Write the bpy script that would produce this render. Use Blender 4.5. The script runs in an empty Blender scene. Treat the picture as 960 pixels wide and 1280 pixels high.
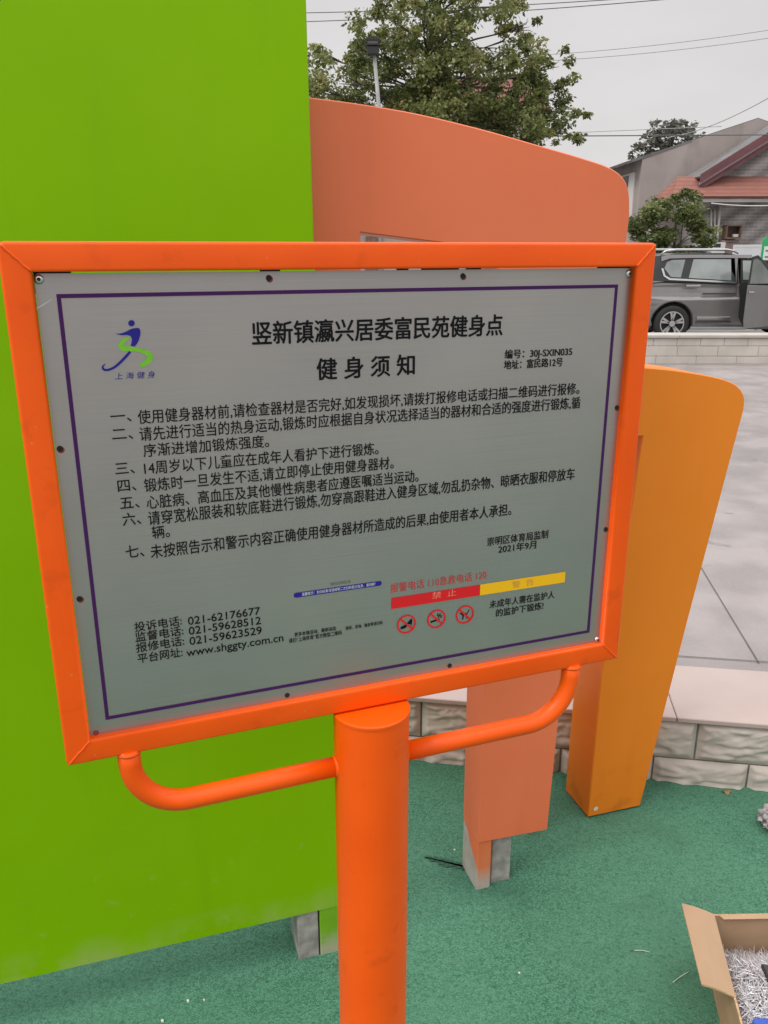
import bpy, bmesh, math, random
from mathutils import Vector, Matrix, noise

random.seed(7)
C = bpy.context.scene
COL = C.collection
R = math.radians

# ------------------------------------------------------------------ camera, sky, sun, exposure
CAM_H = 1.95
PITCH = R(17.655)
FPX = 1035.4                      # focal length in pixels of a 960 x 1280 picture
cd = bpy.data.cameras.new('camera')
cam = bpy.data.objects.new('camera', cd)
COL.objects.link(cam)
cam.location = (0, 0, CAM_H)
cam.rotation_euler = (R(90) - PITCH, 0, 0)
cd.sensor_fit = 'VERTICAL'
cd.sensor_height = 24.0
cd.lens = FPX / 1280 * 24.0
cd.clip_start = 0.05
cd.clip_end = 3000
C.camera = cam

SUN_EL, SUN_AZ = R(50), R(238)    # azimuth clockwise from +Y
w = bpy.data.worlds.new('World')
C.world = w
w.use_nodes = True
nt = w.node_tree
nt.nodes.clear()
wo = nt.nodes.new('ShaderNodeOutputWorld')
bg = nt.nodes.new('ShaderNodeBackground')
bg.inputs['Strength'].default_value = 0.10
sky = nt.nodes.new('ShaderNodeTexSky')
sky.sky_type = 'NISHITA'
sky.sun_disc = False
sky.sun_elevation = SUN_EL
sky.sun_rotation = SUN_AZ
hs = nt.nodes.new('ShaderNodeHueSaturation')
hs.inputs['Saturation'].default_value = 0.12
hs.inputs['Value'].default_value = 0.6
nt.links.new(sky.outputs[0], hs.inputs['Color'])
tc = nt.nodes.new('ShaderNodeTexCoord')
sep = nt.nodes.new('ShaderNodeSeparateXYZ')
nt.links.new(tc.outputs['Generated'], sep.inputs[0])
cr = nt.nodes.new('ShaderNodeValToRGB')      # overcast deck: brighter towards the zenith
cr.color_ramp.elements[0].position = 0.0
cr.color_ramp.elements[0].color = (0.312, 0.297, 0.298, 1)
cr.color_ramp.elements[1].position = 1.0
cr.color_ramp.elements[1].color = (1.0, 1.0, 1.0, 1)
e = cr.color_ramp.elements.new(0.25)
e.color = (0.286, 0.279, 0.281, 1)
e = cr.color_ramp.elements.new(0.55)
e.color = (0.70, 0.70, 0.705, 1)
nt.links.new(sep.outputs['Z'], cr.inputs[0])
cn = nt.nodes.new('ShaderNodeTexNoise')
cn.inputs['Scale'].default_value = 2.2
cn.inputs['Detail'].default_value = 5
mp = nt.nodes.new('ShaderNodeMapping')
mp.inputs['Scale'].default_value = (1, 1, 3.5)
nt.links.new(tc.outputs['Generated'], mp.inputs[0])
nt.links.new(mp.outputs[0], cn.inputs['Vector'])
mr = nt.nodes.new('ShaderNodeMapRange')
mr.inputs['From Min'].default_value = 0.3
mr.inputs['From Max'].default_value = 0.7
mr.inputs['To Min'].default_value = 13.6
mr.inputs['To Max'].default_value = 16.4
nt.links.new(cn.outputs[0], mr.inputs['Value'])
vm = nt.nodes.new('ShaderNodeVectorMath')
vm.operation = 'SCALE'
nt.links.new(cr.outputs[0], vm.inputs[0])
nt.links.new(mr.outputs[0], vm.inputs['Scale'])
mx = nt.nodes.new('ShaderNodeMixRGB')
mx.inputs[0].default_value = 0.88
nt.links.new(hs.outputs[0], mx.inputs[1])
nt.links.new(vm.outputs[0], mx.inputs[2])
nt.links.new(mx.outputs[0], bg.inputs['Color'])
nt.links.new(bg.outputs[0], wo.inputs['Surface'])

sd = bpy.data.lights.new('sun', 'SUN')
sd.energy = 1.1
sd.angle = R(28)
sd.color = (1.0, 0.965, 0.92)
so = bpy.data.objects.new('sun', sd)
COL.objects.link(so)
sdir = Vector((math.sin(SUN_AZ) * math.cos(SUN_EL), math.cos(SUN_AZ) * math.cos(SUN_EL), math.sin(SUN_EL)))
so.rotation_euler = sdir.to_track_quat('Z', 'Y').to_euler()
so.location = (-6, -8, 14)

C.view_settings.view_transform = 'Standard'
C.view_settings.look = 'None'
C.view_settings.gamma = 1
C.view_settings.use_curve_mapping = False
C.view_settings.exposure = 0.74

# ------------------------------------------------------------------ helpers
cP, sP = math.cos(PITCH), math.sin(PITCH)

def ray(px, py):
    X = (px - 480) / FPX
    U = (640 - py) / FPX
    return Vector((X, cP + U * sP, -sP + U * cP))

def at(px, py, Y):
    """world point at depth Y seen at a pixel of the photograph"""
    d = ray(px, py)
    return Vector((0, 0, CAM_H)) + d * (Y / d.y)

def onz(px, py, z):
    d = ray(px, py)
    return Vector((0, 0, CAM_H)) + d * ((z - CAM_H) / d.z)

def onplane(px, py, o, azd):
    """(u, z) on the vertical plane through o whose horizontal runs at azimuth azd"""
    a = R(azd)
    n = Vector((-math.cos(a), math.sin(a), 0))
    d = ray(px, py)
    t = n.dot(Vector(o) - Vector((0, 0, CAM_H))) / n.dot(d)
    P = Vector((0, 0, CAM_H)) + d * t
    r = P - Vector(o)
    return r.x * math.sin(a) + r.y * math.cos(a), P.z

def empty(name, label, cat, loc=(0, 0, 0), rz=0.0, group=None):
    o = bpy.data.objects.new(name, None)
    COL.objects.link(o)
    o.location = loc
    o.rotation_euler = (0, 0, rz)
    o.empty_display_size = 0.1
    o['label'] = label
    o['category'] = cat
    if group:
        o['group'] = group
    return o

def tag(o, label=None, cat=None, group=None, kind=None):
    if label: o['label'] = label
    if cat: o['category'] = cat
    if group: o['group'] = group
    if kind: o['kind'] = kind
    return o

class MB:
    """collects shapes into one mesh"""
    def __init__(s):
        s.bm = bmesh.new()
        s.mats = []

    def mi(s, m):
        if m is None: return 0
        if m not in s.mats: s.mats.append(m)
        return s.mats.index(m)

    def face(s, pts, m=None):
        vs = [s.bm.verts.new(p) for p in pts]
        f = s.bm.faces.new(vs)
        f.material_index = s.mi(m)
        return f

    def box(s, lo, hi, m=None, bev=0.0, mat=None, seg=1):
        x0, y0, z0 = lo
        x1, y1, z1 = hi
        P = [(x0, y0, z0), (x1, y0, z0), (x1, y1, z0), (x0, y1, z0), (x0, y0, z1), (x1, y0, z1), (x1, y1, z1), (x0, y1, z1)]
        if mat is not None: P = [mat @ Vector(p) for p in P]
        v = [s.bm.verts.new(p) for p in P]
        k = s.mi(m)
        fs = []
        for q in ((0, 3, 2, 1), (4, 5, 6, 7), (0, 1, 5, 4), (1, 2, 6, 5), (2, 3, 7, 6), (3, 0, 4, 7)):
            f = s.bm.faces.new([v[i] for i in q])
            f.material_index = k
            fs.append(f)
        if bev > 0:
            es = list({e for f in fs for e in f.edges})
            bmesh.ops.bevel(s.bm, geom=es, offset=bev, segments=seg, affect='EDGES', profile=0.5, material=-1)

    def prism(s, outline, d, m=None, bev=0.0, f=None, seg=1):
        """outline: list of 2-D points; f maps (a, b, t) to 3-D, t in {0, d}"""
        f = f or (lambda a, b, t: (a, t, b))
        k = s.mi(m)
        v0 = [s.bm.verts.new(f(a, b, 0)) for a, b in outline]
        v1 = [s.bm.verts.new(f(a, b, d)) for a, b in outline]
        n = len(outline)
        fs = [s.bm.faces.new(v0), s.bm.faces.new(v1[::-1])]
        for i in range(n):
            j = (i + 1) % n
            fs.append(s.bm.faces.new((v0[j], v0[i], v1[i], v1[j])))
        for q in fs: q.material_index = k
        bmesh.ops.recalc_face_normals(s.bm, faces=fs)
        if bev > 0:
            es = list({e for q in fs[:2] for e in q.edges})
            bmesh.ops.bevel(s.bm, geom=es, offset=bev, segments=seg, affect='EDGES', profile=0.5, material=-1)

    def tube(s, path, r, m=None, n=12, cap=True):
        k = s.mi(m)
        pts = [Vector(p) for p in path]
        rs = r if isinstance(r, (list, tuple)) else [r] * len(pts)
        rings = []
        ref = None
        for i, p in enumerate(pts):
            t = (pts[min(i + 1, len(pts) - 1)] - pts[max(i - 1, 0)]).normalized()
            if ref is None:
                ref = Vector((0, 0, 1)) if abs(t.z) < 0.9 else Vector((1, 0, 0))
            a = (ref - t * ref.dot(t)).normalized()
            ref = a
            b = t.cross(a)
            rings.append([s.bm.verts.new(p + (a * math.cos(2 * math.pi * j / n) + b * math.sin(2 * math.pi * j / n)) * rs[i]) for j in range(n)])
        for i in range(len(rings) - 1):
            for j in range(n):
                q = s.bm.faces.new((rings[i][j], rings[i][(j + 1) % n], rings[i + 1][(j + 1) % n], rings[i + 1][j]))
                q.material_index = k
                q.smooth = True
        if cap:
            for q in (rings[0][::-1], rings[-1]):
                ff = s.bm.faces.new(q)
                ff.material_index = k

    def disc(s, c, r, m=None, n=20, ax=(1, 0, 0), ay=(0, 0, 1), r0=0.0):
        c = Vector(c); ax = Vector(ax); ay = Vector(ay)
        k = s.mi(m)
        o = [s.bm.verts.new(c + ax * r * math.cos(2 * math.pi * i / n) + ay * r * math.sin(2 * math.pi * i / n)) for i in range(n)]
        if r0 <= 0:
            s.bm.faces.new(o).material_index = k
        else:
            q = [s.bm.verts.new(c + ax * r0 * math.cos(2 * math.pi * i / n) + ay * r0 * math.sin(2 * math.pi * i / n)) for i in range(n)]
            for i in range(n):
                j = (i + 1) % n
                s.bm.faces.new((o[i], o[j], q[j], q[i])).material_index = k

    def build(s, name, mat=None, parent=None, smooth=False, local=None):
        me = bpy.data.meshes.new(name)
        if local is not None:
            bmesh.ops.translate(s.bm, verts=s.bm.verts, vec=-Vector(local))
        s.bm.to_mesh(me)
        s.bm.free()
        mats = s.mats or ([mat] if mat else [])
        for m in mats: me.materials.append(m)
        if smooth:
            for p in me.polygons: p.use_smooth = True
        o = bpy.data.objects.new(name, me)
        COL.objects.link(o)
        if parent is not None: o.parent = parent
        return o

# ------------------------------------------------------------------ materials
def mat(name, col, rough=0.6, col2=None, scale=6.0, detail=5.0, lo=0.35, hi=0.65, bump=0.0, bscale=None, metal=0.0,
        spec=0.5, coat=0.0, rvar=0.0, stretch=None, dist=0.002):
    m = bpy.data.materials.new(name)
    m.use_nodes = True
    t = m.node_tree
    b = t.nodes['Principled BSDF']
    b.inputs['Base Color'].default_value = (*col, 1)
    b.inputs['Roughness'].default_value = rough
    b.inputs['Metallic'].default_value = metal
    b.inputs['Specular IOR Level'].default_value = spec
    if coat:
        b.inputs['Coat Weight'].default_value = coat
        b.inputs['Coat Roughness'].default_value = 0.08
    tcn = t.nodes.new('ShaderNodeTexCoord')
    vec = tcn.outputs['Object']
    if stretch:
        mpn = t.nodes.new('ShaderNodeMapping')
        mpn.inputs['Scale'].default_value = stretch
        t.links.new(vec, mpn.inputs[0])
        vec = mpn.outputs[0]
    if col2 is not None:
        n = t.nodes.new('ShaderNodeTexNoise')
        n.inputs['Scale'].default_value = scale
        n.inputs['Detail'].default_value = detail
        t.links.new(vec, n.inputs['Vector'])
        r = t.nodes.new('ShaderNodeMapRange')
        r.inputs['From Min'].default_value = lo
        r.inputs['From Max'].default_value = hi
        t.links.new(n.outputs[0], r.inputs['Value'])
        x = t.nodes.new('ShaderNodeMixRGB')
        x.inputs[1].default_value = (*col, 1)
        x.inputs[2].default_value = (*col2, 1)
        t.links.new(r.outputs[0], x.inputs[0])
        t.links.new(x.outputs[0], b.inputs['Base Color'])
        if rvar:
            rr = t.nodes.new('ShaderNodeMapRange')
            rr.inputs['To Min'].default_value = rough - rvar
            rr.inputs['To Max'].default_value = rough + rvar
            t.links.new(n.outputs[0], rr.inputs['Value'])
            t.links.new(rr.outputs[0], b.inputs['Roughness'])
    if bump:
        n2 = t.nodes.new('ShaderNodeTexNoise')
        n2.inputs['Scale'].default_value = bscale or scale * 6
        n2.inputs['Detail'].default_value = 6
        t.links.new(vec, n2.inputs['Vector'])
        bp = t.nodes.new('ShaderNodeBump')
        bp.inputs['Strength'].default_value = bump
        bp.inputs['Distance'].default_value = dist
        t.links.new(n2.outputs[0], bp.inputs['Height'])
        t.links.new(bp.outputs[0], b.inputs['Normal'])
    return m

def overlay(m, col, scale, lo, hi, detail=4, zlo=None, zhi=None, amount=1.0, stretch=(1, 1, 1)):
    """mix a stain colour over a material's base colour through a noise mask, optionally limited to a height band"""
    t = m.node_tree
    b = t.nodes['Principled BSDF']
    tcn = t.nodes.new('ShaderNodeTexCoord')
    mpn = t.nodes.new('ShaderNodeMapping')
    mpn.inputs['Scale'].default_value = stretch
    t.links.new(tcn.outputs['Object'], mpn.inputs[0])
    n = t.nodes.new('ShaderNodeTexNoise')
    n.inputs['Scale'].default_value = scale
    n.inputs['Detail'].default_value = detail
    t.links.new(mpn.outputs[0], n.inputs['Vector'])
    r = t.nodes.new('ShaderNodeMapRange')
    r.inputs['From Min'].default_value = lo
    r.inputs['From Max'].default_value = hi
    r.inputs['To Max'].default_value = amount
    t.links.new(n.outputs[0], r.inputs['Value'])
    fac = r.outputs[0]
    if zlo is not None:
        s = t.nodes.new('ShaderNodeSeparateXYZ')
        t.links.new(tcn.outputs['Object'], s.inputs[0])
        z = t.nodes.new('ShaderNodeMapRange')
        z.inputs['From Min'].default_value = zlo
        z.inputs['From Max'].default_value = zhi
        z.inputs['To Min'].default_value = 1
        z.inputs['To Max'].default_value = 0
        t.links.new(s.outputs['Z'], z.inputs['Value'])
        mu = t.nodes.new('ShaderNodeMath')
        mu.operation = 'MULTIPLY'
        t.links.new(fac, mu.inputs[0])
        t.links.new(z.outputs[0], mu.inputs[1])
        fac = mu.outputs[0]
    x = t.nodes.new('ShaderNodeMixRGB')
    lk = [l for l in t.links if l.to_node == b and l.to_socket.name == 'Base Color']
    if lk:
        t.links.new(lk[0].from_socket, x.inputs[1])
    else:
        x.inputs[1].default_value = b.inputs['Base Color'].default_value
    x.inputs[2].default_value = (*col, 1)
    t.links.new(fac, x.inputs[0])
    t.links.new(x.outputs[0], b.inputs['Base Color'])
    return m

def attr_leaf(name, c1, c2, c3):
    """leaf material: tone picked per leaf from a face attribute, some light shining through"""
    m = bpy.data.materials.new(name)
    m.use_nodes = True
    t = m.node_tree
    b = t.nodes['Principled BSDF']
    a = t.nodes.new('ShaderNodeAttribute')
    a.attribute_name = 'tone'
    r = t.nodes.new('ShaderNodeValToRGB')
    r.color_ramp.elements[0].color = (*c1, 1)
    r.color_ramp.elements[1].color = (*c3, 1)
    e = r.color_ramp.elements.new(0.55)
    e.color = (*c2, 1)
    t.links.new(a.outputs['Fac'], r.inputs[0])
    t.links.new(r.outputs[0], b.inputs['Base Color'])
    b.inputs['Roughness'].default_value = 0.45
    tr = t.nodes.new('ShaderNodeBsdfTranslucent')
    t.links.new(r.outputs[0], tr.inputs[0])
    ms = t.nodes.new('ShaderNodeMixShader')
    ms.inputs[0].default_value = 0.42
    out = t.nodes['Material Output']
    t.links.new(b.outputs[0], ms.inputs[1])
    t.links.new(tr.outputs[0], ms.inputs[2])
    t.links.new(ms.outputs[0], out.inputs['Surface'])
    return m

M = {}
M['orange'] = mat('orange_paint', (0.80, 0.082, 0.001), 0.36, (0.86, 0.098, 0.002), 5, spec=0.3, bump=0.06, bscale=60, rvar=0.05)
M['green'] = mat('green_paint', (0.190, 0.405, 0.0002), 0.42, (0.208, 0.435, 0.0004), 1.5, spec=0.10, bump=0.04, bscale=25, rvar=0.05)
overlay(M['green'], (0.33, 0.38, 0.13), 5, 0.46, 0.60, 7, 0.13, 0.25, 0.75)
overlay(M['green'], (0.28, 0.42, 0.06), 22, 0.62, 0.72, 4, 0.1, 0.6, 0.5)
M['salmon'] = mat('salmon_paint', (0.69, 0.155, 0.064), 0.42, (0.73, 0.172, 0.074), 1.8, spec=0.35, bump=0.04, bscale=25, rvar=0.05)
M['amber'] = mat('amber_paint', (0.74, 0.198, 0.010), 0.40, (0.78, 0.215, 0.013), 1.6, spec=0.35, bump=0.04, bscale=25, rvar=0.05)
def weather(m, dark, light, wav=.010):
    t = m.node_tree
    b = t.nodes['Principled BSDF']
    overlay(m, dark, 9, .56, .78, 5, amount=.16, stretch=(1.2, 1.2, .16))
    overlay(m, light, 2.6, .50, .75, 6, amount=.22)
    overlay(m, light, 55, .70, .74, 2, amount=.20)
    tcn = t.nodes.new('ShaderNodeTexCoord')
    n = t.nodes.new('ShaderNodeTexNoise')
    n.inputs['Scale'].default_value = 2.3
    n.inputs['Detail'].default_value = 1
    t.links.new(tcn.outputs['Object'], n.inputs['Vector'])
    bp = t.nodes.new('ShaderNodeBump')
    bp.inputs['Strength'].default_value = .5
    bp.inputs['Distance'].default_value = wav
    t.links.new(n.outputs[0], bp.inputs['Height'])
    old = [l for l in t.links if l.to_node == b and l.to_socket.name == 'Normal']
    if old: t.links.new(old[0].from_socket, bp.inputs['Normal'])
    t.links.new(bp.outputs[0], b.inputs['Normal'])
weather(M['green'], (.11, .27, .002), (.25, .46, .012), .016)
weather(M['salmon'], (.52, .11, .045), (.74, .215, .105), .010)
weather(M['amber'], (.58, .14, .008), (.78, .26, .03), .010)
overlay(M['amber'], (.45, .12, .012), 14, .52, .66, 5, .0, .22, .55)
overlay(M['orange'], (.55, .055, .003), 24, .62, .74, 5, amount=.35)
overlay(M['orange'], (.62, .22, .10), 130, .74, .77, 2, amount=.5)
M['rawleg'] = mat('bare_grey_cement', (0.20, 0.19, 0.175), 0.9, (0.36, 0.34, 0.31), 26, bump=0.5, bscale=90)
M['legsalmon'] = mat('salmon_paint_worn', (0.62, 0.14, 0.045), 0.55, (0.64, 0.18, 0.07), 9, bump=0.15, bscale=70)
overlay(M['legsalmon'], (0.42, 0.36, 0.31), 16, 0.30, 0.42, 5, 0.02, 0.085, 1.0)
M['leggreen'] = mat('green_paint_worn', (0.15, 0.35, 0.004), 0.55, (0.19, 0.39, 0.01), 14, bump=0.15, bscale=70)
overlay(M['leggreen'], (0.36, 0.36, 0.22), 18, 0.32, 0.46, 5, 0.02, 0.09, 1.0)
M['dark'] = mat('dark_gap', (0.015, 0.013, 0.012), 0.8)
M['steel'] = mat('screw_steel', (0.62, 0.62, 0.62), 0.28, metal=1.0)
M['rusthole'] = mat('hole_dark', (0.012, 0.010, 0.010), 0.9)
M['rustred'] = mat('rust_red', (0.24, 0.03, 0.02), 0.8)
M['ink'] = mat('black_print', (0.006, 0.006, 0.007), 0.6, spec=0.12)
M['purple'] = mat('purple_print', (0.055, 0.012, 0.085), 0.6, spec=0.12)
M['navy'] = mat('blue_print', (0.022, 0.018, 0.21), 0.6, spec=0.12)
M['lime'] = mat('lime_print', (0.12, 0.42, 0.01), 0.5, (0.18, 0.47, 0.02), 60)
M['red'] = mat('red_print', (0.62, 0.018, 0.022), 0.6, spec=0.12)
M['redthin'] = mat('red_letters', (0.52, 0.05, 0.045), 0.6, spec=0.12)
M['yellow'] = mat('yellow_print', (0.80, 0.44, 0.012), 0.6, spec=0.12)
M['ochre'] = mat('ochre_print', (0.55, 0.26, 0.06), 0.6, spec=0.12)
M['rose'] = mat('pale_red_print', (0.75, 0.22, 0.15), 0.6, spec=0.12)
M['white'] = mat('white_print', (0.62, 0.62, 0.64), 0.6, spec=0.12)
M['greyink'] = mat('grey_print', (0.12, 0.12, 0.13), 0.6, spec=0.12)

# brushed sheet metal
def brushed():
    m = bpy.data.materials.new('brushed_metal')
    m.use_nodes = True
    t = m.node_tree
    b = t.nodes['Principled BSDF']
    tcn = t.nodes.new('ShaderNodeTexCoord')
    mp1 = t.nodes.new('ShaderNodeMapping')
    mp1.inputs['Scale'].default_value = (1.2, 10, 420)
    t.links.new(tcn.outputs['Object'], mp1.inputs[0])
    n = t.nodes.new('ShaderNodeTexNoise')
    n.inputs['Scale'].default_value = 3
    n.inputs['Detail'].default_value = 4
    t.links.new(mp1.outputs[0], n.inputs['Vector'])
    n2 = t.nodes.new('ShaderNodeTexNoise')
    n2.inputs['Scale'].default_value = 4
    n2.inputs['Detail'].default_value = 4
    t.links.new(tcn.outputs['Object'], n2.inputs['Vector'])
    x = t.nodes.new('ShaderNodeMixRGB')
    x.inputs[1].default_value = (0.362, 0.338, 0.335, 1)
    x.inputs[2].default_value = (0.435, 0.402, 0.394, 1)
    mi = t.nodes.new('ShaderNodeMath')
    mi.operation = 'ADD'
    t.links.new(n.outputs[0], mi.inputs[0])
    t.links.new(n2.outputs[0], mi.inputs[1])
    mr2 = t.nodes.new('ShaderNodeMapRange')
    mr2.inputs['From Min'].default_value = 0.7
    mr2.inputs['From Max'].default_value = 1.3
    t.links.new(mi.outputs[0], mr2.inputs['Value'])
    t.links.new(mr2.outputs[0], x.inputs[0])
    t.links.new(x.outputs[0], b.inputs['Base Color'])
    b.inputs['Metallic'].default_value = 0.85
    b.inputs['Roughness'].default_value = 0.42
    bp = t.nodes.new('ShaderNodeBump')
    bp.inputs['Strength'].default_value = 0.05
    bp.inputs['Distance'].default_value = 0.001
    t.links.new(n.outputs[0], bp.inputs['Height'])
    t.links.new(bp.outputs[0], b.inputs['Normal'])
    return m
M['plate'] = brushed()

# green rubber granule surface
def rubber():
    m = bpy.data.materials.new('green_rubber')
    m.use_nodes = True
    t = m.node_tree
    b = t.nodes['Principled BSDF']
    tcn = t.nodes.new('ShaderNodeTexCoord')
    vo = t.nodes.new('ShaderNodeTexVoronoi')
    vo.inputs['Scale'].default_value = 260
    t.links.new(tcn.outputs['Object'], vo.inputs['Vector'])
    sp = t.nodes.new('ShaderNodeSeparateColor')
    t.links.new(vo.outputs['Color'], sp.inputs[0])
    fine = t.nodes.new('ShaderNodeValToRGB')
    fine.color_ramp.elements[0].color = (0.020, 0.085, 0.048, 1)
    fine.color_ramp.elements[0].position = 0.0
    fine.color_ramp.elements[1].color = (0.085, 0.235, 0.150, 1)
    fine.color_ramp.elements[1].position = 1.0
    e = fine.color_ramp.elements.new(0.45)
    e.color = (0.047, 0.165, 0.098, 1)
    t.links.new(sp.outputs[0], fine.inputs[0])
    # wide patches: worn pale and fresh dark
    n = t.nodes.new('ShaderNodeTexNoise')
    n.inputs['Scale'].default_value = 1.7
    n.inputs['Detail'].default_value = 6
    n.inputs['Roughness'].default_value = 0.6
    t.links.new(tcn.outputs['Object'], n.inputs['Vector'])
    r = t.nodes.new('ShaderNodeMapRange')
    r.inputs['From Min'].default_value = 0.38
    r.inputs['From Max'].default_value = 0.66
    r.inputs['To Max'].default_value = 0.55
    t.links.new(n.outputs[0], r.inputs['Value'])
    x = t.nodes.new('ShaderNodeMixRGB')
    t.links.new(r.outputs[0], x.inputs[0])
    t.links.new(fine.outputs[0], x.inputs[1])
    x.inputs[2].default_value = (0.078, 0.215, 0.132, 1)
    # dark flecks in clumps
    n3 = t.nodes.new('ShaderNodeTexNoise')
    n3.inputs['Scale'].default_value = 60
    n3.inputs['Detail'].default_value = 3
    t.links.new(tcn.outputs['Object'], n3.inputs['Vector'])
    r3 = t.nodes.new('ShaderNodeMapRange')
    r3.inputs['From Min'].default_value = 0.56
    r3.inputs['From Max'].default_value = 0.72
    r3.inputs['To Max'].default_value = 0.7
    t.links.new(n3.outputs[0], r3.inputs['Value'])
    x2 = t.nodes.new('ShaderNodeMixRGB')
    t.links.new(r3.outputs[0], x2.inputs[0])
    t.links.new(x.outputs[0], x2.inputs[1])
    x2.inputs[2].default_value = (0.022, 0.085, 0.05, 1)
    t.links.new(x2.outputs[0], b.inputs['Base Color'])
    b.inputs['Roughness'].default_value = 0.75
    b.inputs['Specular IOR Level'].default_value = 0.35
    bp = t.nodes.new('ShaderNodeBump')
    bp.inputs['Strength'].default_value = 0.8
    bp.inputs['Distance'].default_value = 0.003
    t.links.new(vo.outputs['Distance'], bp.inputs['Height'])
    bp2 = t.nodes.new('ShaderNodeBump')
    bp2.inputs['Strength'].default_value = 0.35
    bp2.inputs['Distance'].default_value = 0.02
    n4 = t.nodes.new('ShaderNodeTexNoise')
    n4.inputs['Scale'].default_value = 9
    n4.inputs['Detail'].default_value = 4
    t.links.new(tcn.outputs['Object'], n4.inputs['Vector'])
    t.links.new(n4.outputs[0], bp2.inputs['Height'])
    t.links.new(bp.outputs[0], bp2.inputs['Normal'])
    t.links.new(bp2.outputs[0], b.inputs['Normal'])
    return m
M['rubber'] = rubber()
overlay(M['rubber'], (0.026, 0.098, 0.060), 2.6, .55, .70, 7, amount=.45)
overlay(M['rubber'], (0.13, 0.20, 0.13), 46, .70, .76, 3, amount=.4)

# damp pale paving with sawn joints
def paving():
    m = mat('damp_paving', (0.20, 0.172, 0.166), 0.40, (0.27, 0.235, 0.228), 3.0, 8, 0.35, 0.62, bump=0.15, bscale=160, rvar=0.16)
    overlay(m, (0.165, 0.150, 0.148), 0.8, 0.5, 0.68, 7, amount=0.7, stretch=(1, 2.2, 1))
    overlay(m, (0.33, 0.31, 0.305), 240, 0.58, 0.66, 2, amount=0.5)
    overlay(m, (0.13, 0.12, 0.12), 5, 0.68, 0.74, 3, amount=0.6)
    return m
M['paving'] = paving()
M['joint'] = mat('paving_joint', (0.10, 0.095, 0.09), 0.9)
M['tile'] = mat('rock_face_tile', (0.43, 0.37, 0.325), 0.8, (0.53, 0.47, 0.425), 5, 6, bump=0.3, bscale=120)
overlay(M['tile'], (0.27, 0.17, 0.09), 5, 0.58, 0.72, 5, 0.06, 0.16, 0.8, (1, 1, .6))
M['grout'] = mat('tile_grout', (0.16, 0.14, 0.12), 0.95, (0.25, 0.22, 0.19), 30)
M['coping'] = mat('pinkish_coping', (0.395, 0.310, 0.282), 0.55, (0.425, 0.340, 0.312), 4, 6, bump=0.08, bscale=200)
M['asphalt'] = mat('road_concrete', (0.20, 0.195, 0.19), 0.8, (0.27, 0.26, 0.25), 2, 7, bump=0.2, bscale=80)
M['earth'] = mat('ground_earth', (0.14, 0.13, 0.11), 0.95, (0.09, 0.11, 0.05), 0.4, 6)
M['oldwall'] = mat('low_wall_block', (0.40, 0.365, 0.325), 0.85, (0.50, 0.46, 0.42), 2.5, 6, bump=0.2, bscale=60)
M['oldcap'] = mat('low_wall_capping', (0.36, 0.33, 0.30), 0.8, (0.43, 0.40, 0.37), 3, 6)
M['cardboard'] = mat('cardboard', (0.37, 0.235, 0.140), 0.85, (0.42, 0.275, 0.165), 5, 5, bump=0.08, bscale=90, stretch=(1, 1, 4))
M['cardedge'] = mat('cardboard_edge', (0.36, 0.22, 0.11), 0.9, (0.52, 0.35, 0.2), 120)
M['tape'] = mat('pale_tape', (0.52, 0.48, 0.42), 0.5)
M['pins'] = mat('bright_zinc', (0.80, 0.78, 0.80), 0.33, (0.56, 0.55, 0.57), 60, metal=0.5)
M['bluepl'] = mat('blue_plastic', (0.015, 0.055, 0.36), 0.4, (0.02, 0.075, 0.42), 30)
M['blackpl'] = mat('black_plastic', (0.02, 0.02, 0.022), 0.5)
M['bag'] = mat('crumpled_clear_plastic', (0.38, 0.37, 0.37), 0.3, (0.17, 0.16, 0.165), 30, lo=0.45, hi=0.6, bump=0.6, bscale=90, dist=0.01)
M['leafbrown'] = mat('dry_leaf_brown', (0.30, 0.14, 0.06), 0.8, (0.36, 0.2, 0.1), 60)
M['chip'] = mat('pale_chip', (0.62, 0.60, 0.50), 0.8)
M['strand'] = mat('clear_strand', (0.55, 0.62, 0.56), 0.3)
M['darkpatch'] = mat('dark_rubber_patch', (0.012, 0.045, 0.028), 0.9, (0.040, 0.135, 0.082), 110, bump=0.6, bscale=120)
M['cement'] = mat('weathered_cement', (0.25, 0.21, 0.195), 0.95, (0.36, 0.31, 0.295), 0.7, 8, 0.3, 0.7, bump=0.2, bscale=20)
overlay(M['cement'], (0.15, 0.135, 0.13), 1.1, 0.52, 0.72, 7, amount=0.7, stretch=(1, 1, .5))
M['wallwhite'] = mat('old_whitewash', (0.28, 0.26, 0.25), 0.9, (0.36, 0.34, 0.325), 1.2, 6)
M['maroon'] = mat('maroon_verge', (0.10, 0.035, 0.042), 0.6, (0.14, 0.05, 0.058), 3)
M['maroonlight'] = mat('pale_verge_strip', (0.30, 0.19, 0.20), 0.6)
M['greyroof'] = mat('grey_roof', (0.10, 0.095, 0.095), 0.85, (0.16, 0.15, 0.15), 3)
M['frame_dark'] = mat('dark_window', (0.02, 0.02, 0.022), 0.3)
M['frame_white'] = mat('white_frame', (0.55, 0.54, 0.52), 0.6)
M['cupwood'] = mat('brown_wood', (0.11, 0.06, 0.045), 0.8, (0.16, 0.10, 0.08), 12)
M['pole'] = mat('white_pole', (0.25, 0.25, 0.25), 0.5, (0.32, 0.32, 0.31), 8)
M['cable'] = mat('black_cable', (0.10, 0.10, 0.105), 0.7)
M['cablepale'] = mat('pale_cable', (0.34, 0.33, 0.34), 0.7)
M['signgreen'] = mat('sign_green', (0.02, 0.34, 0.12), 0.5)
M['signwhite'] = mat('sign_white', (0.60, 0.66, 0.62), 0.5)
M['board'] = mat('pale_board', (0.50, 0.50, 0.53), 0.5, (0.56, 0.56, 0.58), 2)
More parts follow.
